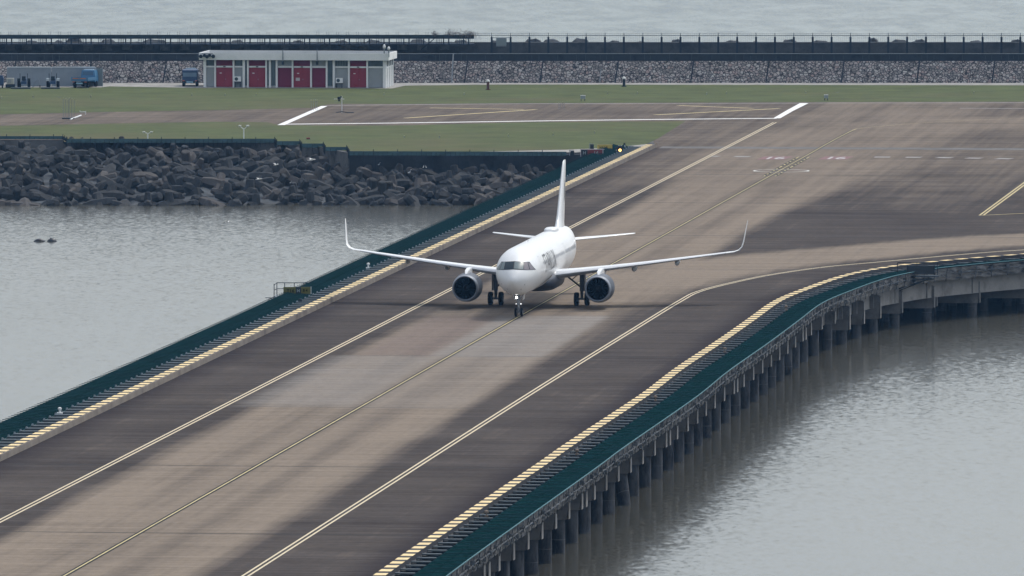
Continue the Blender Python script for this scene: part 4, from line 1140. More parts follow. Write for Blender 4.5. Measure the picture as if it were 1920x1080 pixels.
for px, w_ in ((712, .5), (872, .9), (930, .6), (968, .6)): p = G(px, 310, -1); mb.box((p.x, a.y - .74, -1.5), (w_, .06, 1.2))
mb.build('panel_joint', M_CREST, qw, world=True)
# armour units : a waisted bar with a crossed bar at each end
def dolos(seed):
    r_ = random.Random(seed); mb_ = MB()
    def bar(c, ax, L_, ra, rb, n=6, sq=1.0):
        ax = Vector(ax).normalized(); u = ax.orthogonal().normalized(); v = ax.cross(u); rings = []
        for t, rr in ((-1, ra * .72), (-.93, ra * .9), (-.45, rb), (.45, rb), (.93, ra * .9), (1, ra * .72)):
            rings.append([Vector(c) + ax * (t * L_ / 2) + (u * math.cos(2 * math.pi * (i + .5) / n) + v * sq * math.sin(2 * math.pi * (i + .5) / n)) * rr for i in range(n)])
        mb_.loft(rings)
    bar((0, 0, 0), (1, 0, 0), 2.9, .40, .50, 6, .9)
    bar((.15, 0, 0), (0, 0, 1), 2.5, .38, .5, 6); bar((-.15, 0, 0), (0, 1, .1), 2.3, .38, .5, 6)
    me = bpy.data.meshes.new('armour_unit'); me.from_pydata([tuple(v) for v in mb_.v], [], mb_.f)
    bm = bmesh.new(); bm.from_mesh(me); bmesh.ops.recalc_face_normals(bm, faces=bm.faces); bm.to_mesh(me); bm.free(); return me
def slab_unit(seed):
    r_ = random.Random(seed); mb_ = MB(); rings = []
    for t, k in ((-1.6, .34), (-1.5, .50), (-.7, .72), (.7, .72), (1.5, .50), (1.6, .34)):
        rings.append([Vector((t, math.cos(2 * math.pi * (i + .5) / 6) * k * .85, math.sin(2 * math.pi * (i + .5) / 6) * k * .8)) for i in range(6)])
    mb_.loft(rings)
    rings = []
    for t, k in ((-1.35, .30), (-1.28, .40), (0, .5), (1.28, .40), (1.35, .30)):
        rings.append([Vector((math.cos(2 * math.pi * (i + .5) / 8) * k, t, math.sin(2 * math.pi * (i + .5) / 8) * k)) for i in range(8)])
    mb_.loft(rings)
    me = bpy.data.meshes.new('armour_unit'); me.from_pydata([tuple(v) for v in mb_.v], [], mb_.f)
    bm = bmesh.new(); bm.from_mesh(me); bmesh.ops.recalc_face_normals(bm, faces=bm.faces); bm.to_mesh(me); bm.free(); return me
um = []
for sd_ in range(4):
    for m_ in (M_DOLO, M_DOLO2):
        me = dolos(sd_) if sd_ < 2 else slab_unit(sd_)
        me.materials.append(m_); um.append(me)
DWAT = G(300, 385, ZW).y
def slope_top(x):
    # distance and height of the upper limit of the rocks at lateral place x
    px = x * F / 1190 + 960
    ptsx = [-300, 118, 500, 560, 610, 655, 1000]; ptsy = [270, 270, 274, 283, 293, 313, 327]
    py = float(np.interp(px, ptsx, ptsy)); z = float(np.interp(px, [-300, 560, 655, 1100], [-.65, -.65, -2.0, -2.4]))
    return G(px, py, z).y, z
r7 = random.Random(21); units = []
nrow = 11
for r_ in range(nrow):
    t = r_ / (nrow - 1)
    x = -64.0 + r7.uniform(0, 2)
    while x < 6.5:
        yt, zt_ = slope_top(x); y = DWAT + 1.0 + (yt - DWAT - 1.5) * t + r7.uniform(-1.1, 1.1); z = ZW - .15 + (zt_ - ZW + .1) * (t ** .85) + r7.uniform(-.25, .25)
        # keep clear of the bridge
        sN, lN = SL(Vector((x, y, 0)))
        if r_ >= nrow - 2: z -= .18
        if lN < LK - 5.8: units.append((x, y, z))
        x += r7.uniform(2.1, 3.3)
print('units', len(units))
G_UN = 'concrete armour units heaped on the embankment'
extra = MB()
shown = sorted(units, key=lambda u: u[1])
for i, (x, y, z) in enumerate(shown):
    pink = r7.random() < .22
    base = (r7.choice((0, 1, 2, 2, 3, 3))) * 2 + (1 if pink else 0)
    o = bpy.data.objects.new('armour_unit', um[base]); C.objects.link(o)
    o.location = (x, y, z)
    o.rotation_euler = (r7.uniform(-.6, .6) + r7.choice((0, 0, .9)), r7.uniform(-.5, .5), r7.uniform(0, 6.28)) if base >= 4 else (r7.uniform(0, 6.28), r7.uniform(0, 6.28), r7.uniform(0, 6.28))
    s0 = r7.uniform(.88, 1.18) * (.85 if z > -1.3 else 1) * (1.12 if base >= 4 else 1.0); o.scale = (s0, s0, s0)
    if i < 300:
        tag(o, 'weathered grey concrete armour unit in the heap between the water and the netting fence' if not pink else 'paler pinkish concrete armour unit in the heap below the netting fence', 'armour block', G_UN if not pink else 'paler pinkish armour units on the embankment')
    else:
        M = Matrix.Translation(o.location) @ o.rotation_euler.to_matrix().to_4x4() @ Matrix.Scale(s0, 4)
        extra.add([M @ v.co for v in um[base].vertices], [tuple(p.vertices) for p in um[base].polygons]); bpy.data.objects.remove(o)
if extra.v: struct(extra.build('rubble', M_DOLO), 'stuff')
# core below the units
mb = MB(); vs = []; nx = 70
for i in range(nx + 1):
    x = -68 + 78 * i / nx; yt, zt_ = slope_top(x)
    for k in range(7):
        t = k / 6; vs.append((x, DWAT - 1 + (yt + 2.5 - DWAT + 1) * t, ZW - .45 + (zt_ - .5 - ZW + .45) * t ** .85 + r7.uniform(-.3, .3)))
mb.add(vs, [(i * 7 + k, i * 7 + k + 1, (i + 1) * 7 + k + 1, (i + 1) * 7 + k) for i in range(nx) for k in range(6)])
struct(mb.build('embankment', M_CREST2, fixn=False))

# =================================================================== BUILDING WITH RED DOORS
DB = G(560, 163.5).y
bx0 = G(383, 163.5)
ppm = F / DB * CP * 1.0
bl = thing('service_building', 'low white flat-roofed building with red doors standing in front of the stone wall', 'building', tuple(bx0), -TH)
M_WALLW = mat('white painted wall', (.74, .75, .75), .8, .05, .5, stain=(.60, .62, .62), sscale=.25)
M_PNL = mat('grey wall panel', (.30, .32, .33), .8, .06, .6)
M_REDD = mat('red door paint', (.265, .044, .060), .6, .10, .5)
M_REDK = mat('dark red panel paint', (.17, .028, .055), .6, .10, .5)
M_GLZ = mat('dark window glass', (.05, .075, .085), .25, .3, .5)
M_GRILL = mat('grille bars', (.25, .30, .32), .6)
def bx(zx): return (zx - 110) / 4.8 / ppm * 1.0      # measured in the enlarged photograph
BW = bx(1755); BD = 8.0; BH = 3.75
mb = MB(); mb.box((BW / 2, BD / 2 + .25, BH / 2), (BW - .1, BD - .1, BH)); mb.build('wall', M_WALLW, bl)
mb = MB(); z0, z1 = 3.72, 4.68
xL, xR = bx(68), bx(1785)
mb.box(((xL + xR) / 2, -.62, (z0 + z1) / 2), (xR - xL, .18, z1 - z0)); mb.box((xR - .09 + .0, BD / 2 + .0, (z0 + z1) / 2 - .003), (.18, BD + 1.05, z1 - z0 - .006)); mb.box((xL + .09, BD / 2, (z0 + z1) / 2 - .003), (.18, BD + 1.05, z1 - z0 - .006)); mb.box(((xL + xR) / 2, BD + .6, (z0 + z1) / 2), (xR - xL, .18, z1 - z0))
mb.box(((xL + xR) / 2, BD / 2, z0 + .12), (xR - xL - .4, BD + 1.0, .2), 0, 1)
mb.build('roof', [M_WALLW, mat('dark roof deck', (.07, .075, .08), .9, .2, .5)], bl)
posts = [(105, 128), (204, 217), (370, 385), (460, 481), (500, 514), (666, 681), (698, 716), (760, 776), (905, 919), (1072, 1086), (1213, 1228), (1276, 1294), (1414, 1429), (1580, 1594), (1730, 1756)]
for a, b_ in posts:
    mb = MB(); mb.box(((bx(a) + bx(b_)) / 2, .0, BH / 2), (bx(b_) - bx(a), .55, BH - .01)); mb.build('pillar', M_WALLW, bl)
zl = 2.68; yb = .16
def panel(a, b_, z0, z1, m_, name, y=yb, th_=.12):
    mb = MB(); mb.box(((bx(a) + bx(b_)) / 2, y, (z0 + z1) / 2), (bx(b_) - bx(a), th_, z1 - z0)); return mb.build(name, m_, bl)
def lintel(a, b_):
    panel(a, b_, zl - .0, zl + .22, M_WALLW, 'lintel', yb - .10, .2)
def window(a, b_, z0, z1, bars=0):
    o = panel(a, b_, z0, z1, M_GLZ, 'window')
    if bars:
        mb = MB(); w_ = bx(b_) - bx(a)
        for i in range(bars): mb.box((bx(a) + w_ * (i + .5) / bars, yb - .09, (z0 + z1) / 2), (.035, .03, z1 - z0 - .05))
        g = mb.build('grille', M_GRILL, o)
    return o
for a, b_ in ((218, 369), (515, 665), (920, 1071), (1430, 1579)):
    d = panel(a, b_, .06, zl, M_REDD, 'door'); lintel(a, b_); panel(a, b_, zl + .22, BH - .02, M_REDK, 'transom_panel')
    mb = MB(); xm = (bx(a) + bx(b_)) / 2
    mb.box((xm, yb - .07, zl / 2), (.02, .02, zl - .2)); mb.build('door_seam', M_REDK, d)
    mb = MB(); mb.box((bx(a) + .6, yb - .075, 1.92), (.28, .02, .1)); mb.build('door_sign', M_WHT, d)
    mb = MB(); mb.box((xm + .12, yb - .08, 1.1), (.05, .06, .16)); mb.build('handle', M_STEEL, d)
    mb = MB(); mb.box((xm, yb - .24, zl + .12), (.32, .12, .12)); mb.build('door_lamp', mat('small dark lamp', (.05, .05, .06)), d)
for a, b_ in ((778, 904), (1087, 1212)):
    panel(a, b_, .06, zl + .02, M_REDK, 'shutter'); lintel(a, b_); panel(a, b_, zl + .22, BH - .02, M_PNL, 'panel')
for a, b_, br in ((128, 203, 0), (386, 460, 6), (1295, 1413, 8), (1595, 1729, 0)):
    panel(a, b_, .06, zl, M_PNL, 'panel'); lintel(a, b_); window(a, b_, zl + .22, BH - .02, br)
for a, b_, br in ((482, 499, 0), (682, 697, 0), (717, 759, 4), (1229, 1275, 0)): window(a, b_, .25, BH - .02, br)
d = bpy.data.objects.new  # placeholders avoided
nt1 = MB(); nt1.box((bx(957), yb - .075, 1.12), (.55, .02, .42)); nt1.build('notice', mat('pale notice', (.55, .5, .5)), bl)
for cx, w_, zc in ((415, .95, 1.15), (1337, .95, 1.0)):
    ac = thing('air_conditioner', 'white outdoor air conditioner unit on a stand beside the %s' % ('first red door from the left' if cx < 500 else 'rightmost red door'), 'air conditioner', tuple(bx0 + DV * -.35 + NV * bx(cx)), -TH)
    mb = MB(); mb.box((0, 0, zc), (w_, .35, .68)); mb.build('casing', M_WALLW, ac)
    mb = MB(); mb.tube((-.14, -.18, zc), (-.14, -.20, zc), .24, n=16); mb.build('fan_grille', M_GLZ, ac)
    mb = MB(); 
    for q in (-.35, .35): mb.box((q, 0, (zc - .34) / 2), (.08, .3, zc - .34))
    mb.box((0, 0, zc - .38), (w_, .4, .06)); mb.build('stand', M_STEEL_D, ac)
# side wall details: white pillars and grey panels
for k in range(5):
    mb = MB(); mb.box((BW - .02, .25 + k * 1.9, BH / 2), (.2, .3, BH - .02)); mb.build('pillar', M_WALLW, bl)
for k in range(4):
    mb = MB(); mb.box((BW - .02, 1.2 + k * 1.9, 2.75), (.1, 1.5, .2)); mb.build('lintel', M_WALLW, bl)
    mb = MB(); mb.box((BW - .04, 1.2 + k * 1.9, 3.25), (.1, 1.5, .8)); mb.build('window', M_GLZ, bl)
# things fixed on the roof edge
def lamp_at(zx, lab):
    t = thing('roof_lamp', lab, 'lamp', tuple(bx0 + NV * bx(zx) + DV * -.75 + Vector((0, 0, 3.3))), -TH)
    mb = MB(); mb.tube((0, -.05, .0), (0, -.05, 1.5), .07, n=8); mb.tube((0, -.05, 1.5), (0, -.35, 1.95), .06, n=6); mb.build('arm', M_STEEL, t)
    mb = MB(); mb.box((0, -.4, 1.95), (.28, .35, .16)); mb.build('lamp_head', M_STEEL_D, t)
    mb = MB(); mb.box((0, -.06, .05), (.3, .25, .5)); mb.build('control_box', M_STEEL_D, t)
lamp_at(830, 'dark curved lamp rising over the roof edge above the left dark red shutter'); lamp_at(1140, 'dark curved lamp rising over the roof edge above the right dark red shutter')
for zx, hh_, lb in ((1745, 1.25, 'taller white beacon post on the right end of the roof'), (1786, .95, 'shorter white beacon post on the right end of the roof')):
    t = thing('beacon', lb, 'beacon', tuple(bx0 + NV * bx(zx) + DV * -.6 + Vector((0, 0, 4.68))), -TH)
    mb = MB(); mb.tube((0, 0, -.5), (0, 0, hh_ * .7), .09, n=8); mb.build('post', M_STEEL, t)
    mb = MB(); mb.lathe([(hh_ * .5, .02), (hh_ * .55, .18), (hh_ * .75, .2), (hh_ * .95, .1), (hh_, .02)], (0, 0, 0), axis='Z', n=12); mb.build('lamp_head', M_WALLW, t, smooth=True)
t = thing('floodlight_rack', 'rack of dark floodlights fixed to the left end of the white roof edge', 'floodlight', tuple(bx0 + NV * bx(145) + DV * -.85 + Vector((0, 0, 4.2))), -TH)
mb = MB(); mb.box((0, .03, 0), (1.9, .06, .08)); mb.box((0, .03, .35), (1.5, .06, .06)); mb.build('frame', M_STEEL_D, t)
for x, z, r_ in ((-.85, 0, .26), (-.35, .12, .22), (0, -.05, .25), (.35, .15, .22), (.85, 0, .26)):
    mb = MB(); mb.tube((x, 0, z), (x, -.22, z), r_ * .7, r_, n=12); mb.build('floodlight', M_STEEL_D, t)

# =================================================================== CONTAINERS AND VEHICLES, far left
DC = G(100, 163.5).y
M_CONT = mat('pale blue grey container paint', (.27, .31, .35), .6, .08, .4, stain=(.22, .26, .30), sscale=.3)
for (pa, pb, lb) in ((12, 95, 'pale blue grey metal container, the left of the two behind the tractors'), (96.5, 178, 'pale blue grey metal container, the right one behind the blue flatbed truck')):
    xa, xb = X_at(pa, DC), X_at(pb, DC); t = thing('container', lb, 'container', ((xa + xb) / 2, DC + 3, 0)); L_ = xb - xa
    mb = MB(); mb.box((0, 1.2, 1.32), (L_ - .1, 2.3, 2.45)); n_ = int(L_ / .28)
    for i in range(n_): mb.box((-L_ / 2 + .2 + i * (L_ - .4) / (n_ - 1), .03, 1.32), (.13, .05, 2.3))
    mb.build('body', M_CONT, t)
    mb = MB(); mb.box((0, .0, 2.6), (L_, .14, .12)); mb.build('top_rail', mat('white rail', (.6, .63, .66)), t)
    for sg in (-1, 1):
        mb = MB(); mb.box((sg * (L_ / 2 - .08), .0, 1.27), (.16, .16, 2.54)); mb.build('corner_post', M_CONT, t)
    mb = MB(); mb.box((0, 0, .1), (L_ - .3, .12, .16)); mb.build('bottom_rail', M_CONT, t)
t = thing('metal_screen', 'narrow grey green metal screen panel at the right end of the containers', 'screen', (X_at(186, DC), DC + 2.5, 0))
mb = MB(); mb.box((0, 0, 1.25), (.75, .1, 2.4)); mb.build('sheet', mat('grey green sheet', (.16, .20, .22), .7), t)
for q in (-.42, .42): mb = MB(); mb.box((q, -.02, 1.3), (.1, .14, 2.6)); mb.build('post', M_STEEL, t)
M_BLUE = mat('bright blue truck paint', (.055, .17, .31), .4, .08, 1.0)
M_BLUED = mat('dark blue truck paint', (.02, .055, .13), .4, .08, 1.0)
def wheel(mb, x, y, r, w_): mb.lathe([(-w_ / 2, r * .5), (-w_ / 2, r * .92), (-w_ / 4, r), (w_ / 4, r), (w_ / 2, r * .92), (w_ / 2, r * .5)], (x, y, r), axis='X', n=16); mb.tube((x - w_ / 2 + .02, y, r), (x + w_ / 2 - .02, y, r), r * .5, n=12)
def truck(px, py, lab, body, flat_, sc_=1.0, rz=0):
    p = G(px, py); t = thing('truck', lab, 'truck', tuple(p), rz)
    for sx in (-1, 1):
        for y in (.9, 4.6): mb = MB(); wheel(mb, sx * .9, y, .42, .3); mb.build('wheel', M_TYRE, t, smooth=40)
    mb = MB(); mb.box((0, 2.9, .62), (1.0, 5.4, .2)); mb.box((0, .1, .5), (2.0, .12, .12)); mb.build('chassis', M_STEEL_D, t)
    if flat_:
        mb = MB(); mb.box((0, 1.9, 1.02), (2.35, 3.7, .14)); mb.box((0, .08, 1.22), (2.35, .08, .5)); 
        for sx in (-1, 1): mb.box((sx * 1.15, 1.9, 1.2), (.07, 3.55, .32))
        b = mb.build('cargo_bed', body, t)
        mb = MB(); mb.box((-.55, .03, 1.28), (.85, .03, .14)); mb.box((.45, .03, 1.28), (.85, .03, .14)); mb.build('reflector', mat('orange red reflector', (.42, .16, .08), .5), b)
    else:
        mb = MB()
        mb.box((0, 2.0, 1.5), (2.05, 3.9, 1.45)); mb.box((0, .02, 1.05), (1.9, .1, .6)); mb.build('cargo_box', body, t)
        mb = MB(); mb.box((0, -.06, 1.62), (1.85, .05, .55)); mb.build('rear_panel', mat('paler blue panel', (.12, .19, .27), .5), t)
    mb = MB(); yc = 4.0
    mb.hexa([(-1.0, yc, .7), (1.0, yc, .7), (1.0, yc + 1.7, .7), (-1.0, yc + 1.7, .7)], [(-1.0, yc, 1.5), (1.0, yc, 1.5), (1.0, yc + 1.75, 1.5), (-1.0, yc + 1.75, 1.5)])
    mb.hexa([(-1.0, yc, 1.5), (1.0, yc, 1.5), (1.0, yc + 1.75, 1.5), (-1.0, yc + 1.75, 1.5)], [(-.86, yc + .05, 2.25), (.86, yc + .05, 2.25), (.86, yc + 1.35, 2.25), (-.86, yc + 1.35, 2.25)])
    cab = mb.build('cab', body, t)
    mb = MB(); mb.hexa([(-.78, yc - .03, 1.56), (.78, yc - .03, 1.56), (.78, yc + .1, 1.56), (-.78, yc + .1, 1.56)], [(-.7, yc - .0, 2.1), (.7, yc, 2.1), (.7, yc + .12, 2.1), (-.7, yc + .12, 2.1)]); mb.build('rear_window', mat('blue tinted glass', (.05, .12, .20), .3), cab)
    mb = MB(); mb.box((0, yc + .6, 2.31), (1.3, .3, .12)); mb.build('light_bar', mat('pale light bar', (.5, .62, .7), .4), cab)
    for sx in (-1, 1): mb = MB(); mb.box((sx * .85, -.03, .82), (.3, .06, .14)); mb.build('tail_light', mat('tail lamp', (.35, .1, .06), .4), t)
    mb = MB(); mb.box((0, -.04, .62), (.9, .04, .2)); mb.build('number_plate', mat('pale blue plate', (.25, .42, .55), .5), t)
    return t
truck(149, 165, 'bright blue flatbed truck with orange red tailboard marks parked by the containers', M_BLUE, True, rz=-.25)
truck(356, 162.5, 'dark blue box-bodied truck parked just left of the red-doored building', M_BLUED, False)
def tractor(px, py, lab, hood):
    p = G(px, py); t = thing('tractor', lab, 'tractor', tuple(p))
    for sx in (-1, 1):
        mb = MB(); wheel(mb, sx * .68, .6, .62, .36); mb.build('wheel', M_TYRE, t, smooth=40)
        mb = MB(); wheel(mb, sx * .6, 2.5, .36, .25); mb.build('wheel', M_TYRE, t, smooth=40)
        mb = MB(); mb.box((sx * .68, .6, 1.28), (.4, .9, .07)); mb.box((sx * .68, .15, 1.12), (.4, .07, .35)); mb.build('mudguard', hood, t)
    mb = MB(); mb.box((0, 2.0, .95), (.55, 1.7, .62)); mb.box((0, .7, .75), (.7, 1.4, .4)); mb.build('bonnet', M_BLUED, t)
    mb = MB(); mb.box((0, .5, 1.1), (.5, .5, .12)); mb.box((0, .28, 1.35), (.5, .1, .5)); mb.build('seat', M_STEEL_D, t)
    mb = MB(); mb.tube((-.5, .3, 1.1), (-.5, .2, 2.0), .04, n=6); mb.tube((.5, .3, 1.1), (.5, .2, 2.0), .04, n=6); mb.build('roll_bar', M_STEEL_D, t)
    mb = MB(); mb.tube((0, 1.15, 1.1), (0, 1.0, 1.4), .03, n=6); mb.tube((0, .99, 1.4), (0, .97, 1.42), .2, n=12); mb.build('steering_wheel', M_STEEL_D, t)
tractor(44.5, 165.5, 'dark tractor with an upright roll bar parked before the left container', M_STEEL_D)
tractor(99, 165.5, 'dark blue tractor with pale shining mudguards parked before the left container', mat('pale mudguard', (.45, .5, .55), .4))
for px, w_, lb in ((39, 2.7, 'flat dark mower deck lying on the grass behind the roll-bar tractor'), (95, 2.6, 'flat dark mower deck lying on the grass behind the pale-mudguard tractor')):
    p = G(px, 166.5); t = thing('mower_deck', lb, 'mower', tuple(p)); mb = MB()
    mb.hexa([(-w_ / 2, -.5, .05), (w_ / 2, -.5, .05), (w_ / 2, .6, .05), (-w_ / 2, .6, .05)], [(-w_ / 2 + .1, -.4, .22), (w_ / 2 - .1, -.4, .22), (w_ / 2 - .1, .5, .22), (-w_ / 2 + .1, .5, .22)]); mb.build('deck', M_STEEL_D, t)
    mb = MB(); mb.box((0, -.52, .2), (w_, .05, .06)); mb.build('bar', M_STEEL, t)
p = G(19, 165.5); t = thing('generator', 'pale boxy generator on a dark base at the left end of the containers', 'generator', tuple(p))
mb = MB(); mb.box((0, .5, .95), (.98, .9, .8)); mb.build('housing', mat('cream metal', (.42, .42, .38), .6, .1), t)
mb = MB(); mb.box((-.08, .02, .95), (.5, .06, .5)); mb.build('grille', M_PNL, t); mb = MB(); mb.box((0, .5, .3), (1.25, 1.1, .45)); mb.build('base', M_STEEL_D, t)
p = G(3, 165.5); t = thing('blue_cart', 'dark blue small cart cut by the left edge beside the generator', 'cart', tuple(p))
mb = MB(); mb.box((-.3, .7, .9), (1.1, 1.3, 1.1)); mb.box((-.3, .5, 1.55), (.9, .8, .3)); mb.build('body', M_BLUED, t)
for q in (-.6, .1): mb = MB(); wheel(mb, q, .1, .28, .16); mb.build('wheel', M_TYRE, t)
p = G(70, 165); t = thing('hay_rake', 'thin grey triangular implement frame between the two tractors', 'implement', tuple(p)); mb = MB()
mb.tube((-.55, 0, .3), (.1, 0, 1.35), .04, n=5); mb.tube((.1, 0, 1.35), (.4, 0, .3), .04, n=5); mb.tube((-.9, 0, .35), (.5, 0, .35), .05, n=5); mb.tube((-.7, 0, .1), (.3, .2, .7), .05, n=5)
mb.build('frame', M_STEEL, t); mb = MB(); wheel(mb, .35, 0, .2, .1); mb.build('wheel', M_TYRE, t)

# =================================================================== AIRFIELD FITTINGS
M_LW = mat('white lamp housing', (.68, .70, .70), .5, .03)
M_LY = mat('yellow green lamp cap', (.33, .35, .20), .5, .05)
M_BRN = mat('dark red brown post', (.12, .065, .06), .8, .1)
for px, py, h_, lb, m_ in ((915, 168.5, 1.45, 'stout brown bollard with a white domed top on the grass', M_BRN), (1170, 162.5, 1.40, 'dark bollard with a white domed top near the foot of the stone wall', M_STEEL_D)):
    p = G(px, py); t = thing('bollard', lb, 'bollard', tuple(p))
    mb = MB(); mb.tube((0, 0, 0), (0, 0, h_ - .35), .20, .17, n=12); mb.build('post', m_, t); mb = MB(); mb.box((0, 0, .04), (.7, .6, .1)); mb.build('base', m_, t)
    mb = MB(); mb.ball((0, 0, h_ - .36), (.26, .26, .34), n=12, half=True); mb.build('dome', M_WHT, t, smooth=True)
for px, py, h_, lb in ((457, 262.5, 1.85, 'tall white twin-headed light mast at the embankment edge'), (277, 261.5, 1.0, 'short white twin-headed light at the embankment edge')):
    p = G(px, py); t = thing('twin_light', lb, 'light', tuple(p))
    mb = MB(); mb.tube((0, 0, -.3), (0, 0, h_ * .72), .065, n=8); mb.tube((0, 0, h_ * .7), (-.42, 0, h_ * .86), .045, n=6); mb.tube((0, 0, h_ * .7), (.42, 0, h_ * .86), .045, n=6); mb.build('mast', M_LW, t)
    for sx in (-1, 1): mb = MB(); mb.lathe([(h_ * .82, .05), (h_ * .86, .15), (h_ * .95, .2), (h_ * .97, .01)], (sx * .48, 0, 0), axis='Z', n=12); mb.build('lamp_head', M_LW, t, smooth=40)
    mb = MB(); mb.box((0, 0, -.05), (.35, .35, .12)); mb.build('base', M_STEEL_D, t)
def stems(px, py, lab, n_, h_, w_, fl=True):
    p = G(px, py); t = thing('approach_light', lab, 'light', tuple(p)); r_ = random.Random(int(px))
    for i in range(n_):
        x = (i - (n_ - 1) / 2) * w_ / n_; y = (i % 3) * 1.4; hh_ = h_ * (1 - .05 * (i % 3))
        mb = MB(); mb.tube((x, y, 0), (x, y, hh_), .025, n=5); mb.build('stem', M_STEEL, t)
        mb = MB(); mb.box((x, y, hh_ + .04), (.14, .1, .12)); mb.build('lamp_cap', M_LY, t)
    return t
t = stems(128, 223, 'cluster of tall thin stems with yellow green caps on the left pavement', 6, 2.55, 1.5)
mb = MB(); mb.box((0, 0, .08), (1.5, 1.6, .12)); mb.build('base', M_STEEL_D, t)
stems(589, 208, 'short row of thin yellow-capped stems by the thick white corner bar', 4, 1.35, 1.0)
stems(1053, 204, 'short row of yellow-capped stems on the pavement behind the jet', 4, .75, .9)
p = G(156, 214.5); t = thing('barrier_frame', 'low pale tubular frame at the end of a white bar on the left pavement', 'frame', tuple(p)); mb = MB()
mb.tube((-.4, 0, .32), (.32, 0, .32), .04, n=6); mb.tube((.3, 0, 0), (.3, 0, .42), .06, n=6); mb.tube((-.4, 0, .3), (-.4, 0, .5), .03, n=6); mb.build('tube', M_LW, t)
mb = MB(); a_ = G(132, 225) - p; b2 = G(152, 217.5) - p; mb.tube(a_ + Vector((0, 0, .08)), b2 + Vector((0, 0, .08)), .09, n=6); mb.build('bar', M_LW, t)
p = G(641, 211); t = thing('instrument_mast', 'slim weather mast with a crossarm standing on the taxiway pavement', 'mast', tuple(p)); mb = MB()
mb.tube((0, 0, 0), (0, 0, 2.1), .05, n=6); mb.build('mast', M_LW, t); mb = MB(); mb.tube((-1.0, 0, 1.72), (.3, 0, 1.72), .035, n=5); mb.build('crossarm', M_LW, t)
mb = MB(); mb.box((-.35, 0, 1.85), (.4, .2, .3)); mb.box((-.35, 0, 1.55), (.25, .2, .25)); mb.box((-.1, 0, 2.0), (.2, .15, .15)); mb.build('instrument', M_STEEL_D, t)
mb = MB(); mb.tube((0, 0, .12), (-.75, -.6, .02), .05, n=5); mb.tube((0, 0, .12), (.8, -.8, .02), .05, n=5); mb.tube((0, 0, .12), (0, .9, .02), .05, n=5); mb.box((1.1, -1.2, .05), (.9, .5, .08)); mb.build('foot', M_STEEL_D, t)
for px, py, w_, lb in ((1093, 189.5, .62, 'small grey cabinet on legs in the grass behind the jet'), (1549, 188.5, .5, 'small pale grey cabinet in the grass beyond the white thick bar')):
    p = G(px, py); t = thing('cabinet', lb, 'cabinet', tuple(p)); mb = MB(); mb.box((0, 0, .5), (w_, .4, .42)); mb.build('box', mat('grey cabinet', (.28, .32, .33), .5), t)
    mb = MB(); [mb.box((q * w_ * .38, 0, .15), (.08, .3, .3)) for q in (-1, 1)]; mb.build('leg', M_STEEL_D, t)
    mb = MB(); mb.box((0, -.02, .73), (w_ + .06, .44, .05)); mb.build('lid', M_LW, t)
p = G(578, 261); t = thing('marker_box', 'small flat red box lying in the grass near the embankment', 'box', tuple(p)); mb = MB(); mb.box((0, 0, .1), (.42, .4, .2)); mb.build('lid', mat('faded red', (.22, .06, .05), .7), t)
mb = MB(); mb.box((0, 0, .02), (.5, .5, .05)); mb.build('base', M_STEEL_D, t)
gl = [(3, 185), (62, 183), (170, 183), (359, 180), (422, 180), (480, 179), (720, 178), (870, 178), (1139, 177), (1195, 176.5), (1325, 177.5), (1362, 176.5), (1511, 175.5), (758, 259), (824, 258.5), (953, 256), (1115, 250), (1037, 254), (1826, 175.5)]
gproto = thing('grass_light', 'tiny pale edge light standing in the airfield grass', 'light', tuple(G(*gl[0])), 0, 'tiny edge lights in the grass')
mb = MB(); mb.tube((0, 0, 0), (0, 0, .26), .04, n=6); mb.build('stem', M_STEEL, gproto); mb = MB(); mb.ball((0, 0, .28), .07, n=8, m=4); mb.build('lamp_cap', M_LY, gproto)
for px, py in gl[1:]: c = copy_tree(gproto); c.location = G(px, py)
# edge lights on the bridge walkway
def bridge_light(px, py, z, lab, m_, h_, k=1.0, grp=None):
    p = G(px, py, z); t = thing('edge_light', lab, 'light', tuple(p), 0, grp)
    mb = MB(); mb.tube((0, 0, 0), (0, 0, h_), .06 * k, n=8); mb.build('stem', m_, t)
    mb = MB(); mb.box((0, 0, .05), (.36 * k, .3 * k, .10)); mb.build('base', m_, t)
    mb = MB(); mb.lathe([(h_ - .05, .03), (h_, .14), (h_ + .12, .14), (h_ + .18, .02)], (0, 0, 0), axis='Z', n=12); mb.build('lamp_head', m_, t)
    return t
bridge_light(112, 776, .25, 'white mushroom-shaped edge light on the left walkway near the left picture edge', M_LW, .32, 1.2)
bridge_light(690.5, 503, .25, 'white mushroom-shaped edge light on the left walkway under the wing', M_LW, .34, 1.2)
M_TAN = mat('rusty light post', (.20, .16, .13), .7)
for px, py in ((1474, 582), (1359, 661), (1229, 752), (1082, 853), (912, 969)):
    bridge_light(px, py, .1, 'small rusty edge light on the right walkway beams', M_TAN, .26, .7, 'rusty edge lights along the right walkway')
